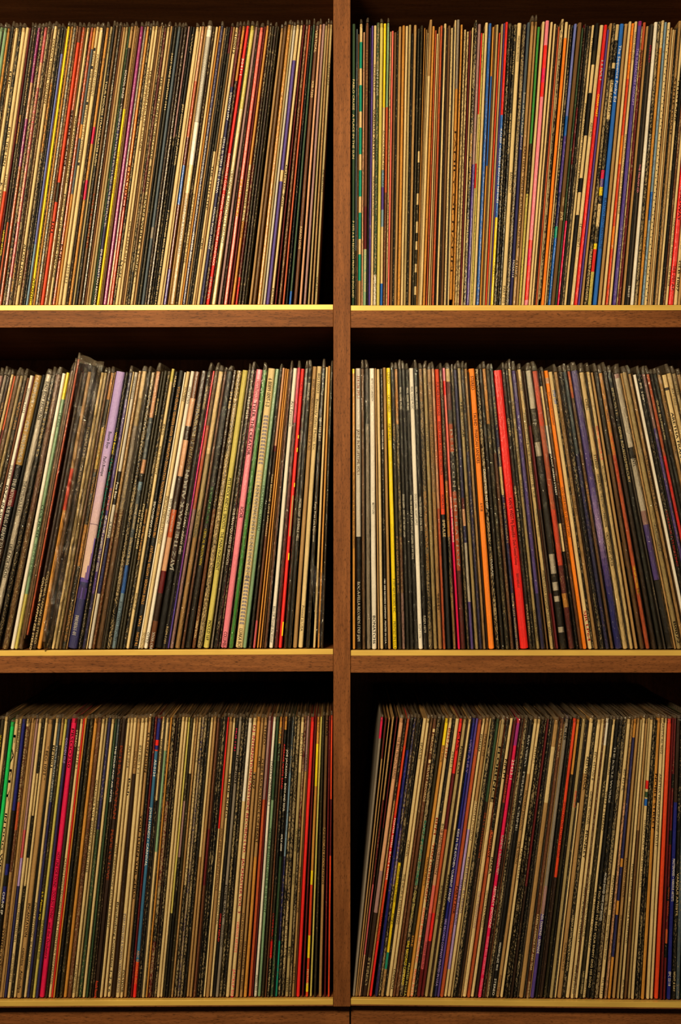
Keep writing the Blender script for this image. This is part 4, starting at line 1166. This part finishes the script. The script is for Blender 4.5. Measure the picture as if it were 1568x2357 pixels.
def build_bay(key, B):
    rng = random.Random(sum(map(ord, key)) * 7)
    pts = [tuple(map(float, p.split(':'))) for p in B['lean'].split()]
    side, k = B['side'], B['k']
    recs = [parse(l) for l in B['data'].strip().splitlines() if l.strip()]
    recs.sort(key=lambda r: r['xt'])
    for r in recs:
        r['xb'] = interp(r['xt'], pts)
    # widths: no neighbour may be entered at the top or at the bottom
    for r in recs: r['t0'], r['b0'] = r['xt'], r['xb']
    for _ in range(60):
        for a, b in zip(recs, recs[1:]):
            need = (a['w'] + b['w']) / 2 * 1.015 + 0.3
            for q in ('xt', 'xb'):
                lack = need - (b[q] - a[q])
                if lack > 0:
                    ka, kb = (0.3 if a['name'] else 1.0), (0.3 if b['name'] else 1.0)
                    a[q] -= 0.5 * lack * ka / (ka + kb); b[q] += 0.5 * lack * kb / (ka + kb)
        for r in recs:
            for q, o in (('xt', 't0'), ('xb', 'b0')):
                lim = 1.2 if r['name'] else 3.0
                r[q] = max(r[o] - lim, min(r[o] + lim, r[q]))
                if side == 'L': r[q] = min(r[q], 766.5 - r['w'] / 2)
                elif key != 'BR' or True: r[q] = max(r[q], 808.3 + r['w'] / 2)
    for _ in range(6):
        for a, b in zip(recs, recs[1:]):
            room = min(b['xt'] - a['xt'], b['xb'] - a['xb']) - 0.3
            need = (a['w'] + b['w']) / 2 * 1.015
            if need > room:
                kk = max(0.3, room / need)
                wa, wb = (0.4 if a['name'] else 1.0), (0.4 if b['name'] else 1.0)
                a['w'] = max(1.6, a['w'] * (1 - (1 - kk) * wa * 1.0)); b['w'] = max(1.6, b['w'] * (1 - (1 - kk) * wb * 1.0))
    fills = []
    for a, b in zip(recs, recs[1:]):
        gt = (b['xt'] - b['w'] / 2) - (a['xt'] + a['w'] / 2)
        gb = (b['xb'] - b['w'] / 2) - (a['xb'] + a['w'] / 2)
        g = min(gt, gb)
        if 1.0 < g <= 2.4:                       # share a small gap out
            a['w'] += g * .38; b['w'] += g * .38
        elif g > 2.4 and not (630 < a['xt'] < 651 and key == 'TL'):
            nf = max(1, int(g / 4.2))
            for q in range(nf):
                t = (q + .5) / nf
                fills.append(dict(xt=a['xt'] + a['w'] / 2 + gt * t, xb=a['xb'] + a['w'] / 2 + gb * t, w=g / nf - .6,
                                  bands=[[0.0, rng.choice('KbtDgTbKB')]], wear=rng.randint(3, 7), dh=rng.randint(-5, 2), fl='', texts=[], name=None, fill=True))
    # labels need a landmark to count from
    mark, count = None, 0
    bay = {'L': 'left', 'R': 'right'}[side]
    start = ('far end', 'walnut upright')[side == 'R']
    for r in recs + fills:
        fill = r.get('fill', False)
        if not fill:
            lettered = ' lettered' if r['texts'] else ''
            if r['name']:
                nm = r['name']
                label = (nm.replace(' one', ' record', 1) if ' one' in nm else nm + ' record') + ', %s %s shelf' % (B['row'], bay)
                mark, count = nm, 0
            else:
                count += 1
                c0 = NAMEC[r['bands'][0][1]]; c1 = NAMEC[r['bands'][len(r['bands']) // 2][1]]
                col = c0 if c0 == c1 else c0 + ' and ' + c1
                ref = ('the ' + mark if ' one' in mark else 'the ' + mark + ' one') if mark else 'the ' + start
                if len((col + mark if mark else col).split()) > 9: col = c0
                label = '%s record, %s after %s, %s %s shelf' % (col, ORD[count - 1], ref, B['row'], bay)
            if len(re.findall(r"[A-Za-z']+", label)) > 16: label = label.replace(' shelf', '')
            if len(re.findall(r"[A-Za-z']+", label)) > 16: label = label.replace(' and ', '-and-', 1)
            r['label'] = label
        # ---- placement: rotate in the picture plane, stand the lower corner on the shelf
        th = 0.0
        zb = shelf_z(side, k, r['xb'])
        for _ in range(3):
            dx = (r['xt'] - r['xb']) * S
            th = math.asin(max(-.3, min(.3, dx / H)))
        w = r['w'] * S
        lift = w / 2 * abs(math.sin(th)) + 0.0002
        raise_ = max(0.0, r['dh'] * S) if r['dh'] > 12 else 0.0
        y = rng.uniform(-0.0008, 0.0016)
        loc = Vector((wx(r['xb']), y, zb + lift + raise_))
        scale_z = 1.0 + (r['dh'] * S / H if r['dh'] <= 12 else 0) + rng.uniform(-.0035, .0035)
        verts, faces, cols = jacket_geometry(r, w, rng)
        stuff = fill or (not B.get('sleeved') and r['w'] < 4.9 and not r['name'])
        if r['xb'] < -20 and r['xt'] < -8: continue
        if stuff:
            M = Matrix.Translation(loc) @ Matrix.Rotation(th, 4, 'Y') @ Matrix.Diagonal((1, 1, scale_z, 1))
            b = len(SHEETS['v'])
            SHEETS['v'] += [tuple(M @ Vector(v)) for v in verts]
            SHEETS['f'] += [tuple(i + b for i in f) for f in faces]
            SHEETS['c'] += cols
            continue
        sleeved = B.get('sleeved') and 'P' in r['fl']
        g = 0.85 if 'g' in r['fl'] else (0.35 if B['flap'] else 0.15)
        o = mesh_obj('sleeved_record' if B.get('sleeved') else 'vinyl_record', verts, faces, CARD, None, cols, g)
        o.location = loc; o.rotation_euler = (0, th, 0); o.scale = (1, 1, scale_z)
        o['label'] = r['label']; o['category'] = 'record'
        o['group'] = 'records on the %s %s shelf' % (B['row'], bay)
        lettering(r, w, o, rng)
        p = 'p' in r['fl']
        if sleeved: plastic(r, w, o, rng, B['flap'] * (1.5 if w > .0035 else 1.1), True)
        elif B['flap'] and not B.get('sleeved') and not p and rng.random() < .9: plastic(r, w, o, rng, B['flap'] * (1.0 if key == 'TL' else .9), False)
        elif p: plastic(r, w, o, rng, 9.0, False)
        if r['name'] == 'crumpled sleeve':
            vs, fs, nu, nv = [], [], 9, 46
            for j in range(nv):
                f = j / (nv - 1)
                z = H + .009 - f * (H + .016)
                lo = interp(f, [(0, -.0190), (.3, -.0090), (.55, -.0050), (.9, -.0035), (1, .0035)])
                hi = interp(f, [(0, .0110), (.3, .0150), (.55, .0165), (.9, .0140), (1, .0060)])
                for i in range(nu):
                    u = i / (nu - 1)
                    vs.append((lo + (hi - lo) * u + rng.uniform(-.0006, .0006), -.0042 - .0022 * math.sin(u * 3.14) - (.005 if f > .9 else 0) + rng.choice((-1, 1)) * rng.uniform(.0002, .0019), z + rng.uniform(-.0012, .0012) - (.004 * u if j == 0 else 0)))
            for j in range(nv - 1):
                for i in range(nu - 1):
                    a = j * nu + i
                    fs.append((a, a + nu, a + nu + 1, a + 1))
            mesh_obj('loose_plastic_sleeve', vs, fs, FILM, o, smooth=False)
        if (r['name'] or '').startswith('grey one in a sleeve'):
            fold(o, [(-.0062, -.0020, .10), (.0030, -.0022, .10), (.0100, -.0070, .022), (.0050, -.0088, .004), (-.0042, -.0090, -.0092), (-.0068, -.0086, -.0090), (.000, -.0050, .03)],
                 [(0, 6, 1), (1, 6, 2), (2, 6, 3), (3, 6, 4), (4, 6, 5), (5, 6, 0)])
        if r['name'] == 'dark end':
            fold(o, [(-.0170, -.0034, .098), (.0010, -.0030, .080), (.0010, -.0045, .006), (-.0040, -.0066, .0012), (-.0105, -.0050, .045)],
                 [(0, 4, 1), (1, 4, 2), (2, 4, 3), (3, 4, 0)])

for key in BAYS: build_bay(key, BAYS[key])
sh = mesh_obj('thin_records', SHEETS['v'], SHEETS['f'], CARD, None, SHEETS['c'], 0.2)
sh['kind'] = 'stuff'
sh['label'] = 'very thin record jackets and loose sheets wedged between the wider records on every shelf'
sh['category'] = 'records'
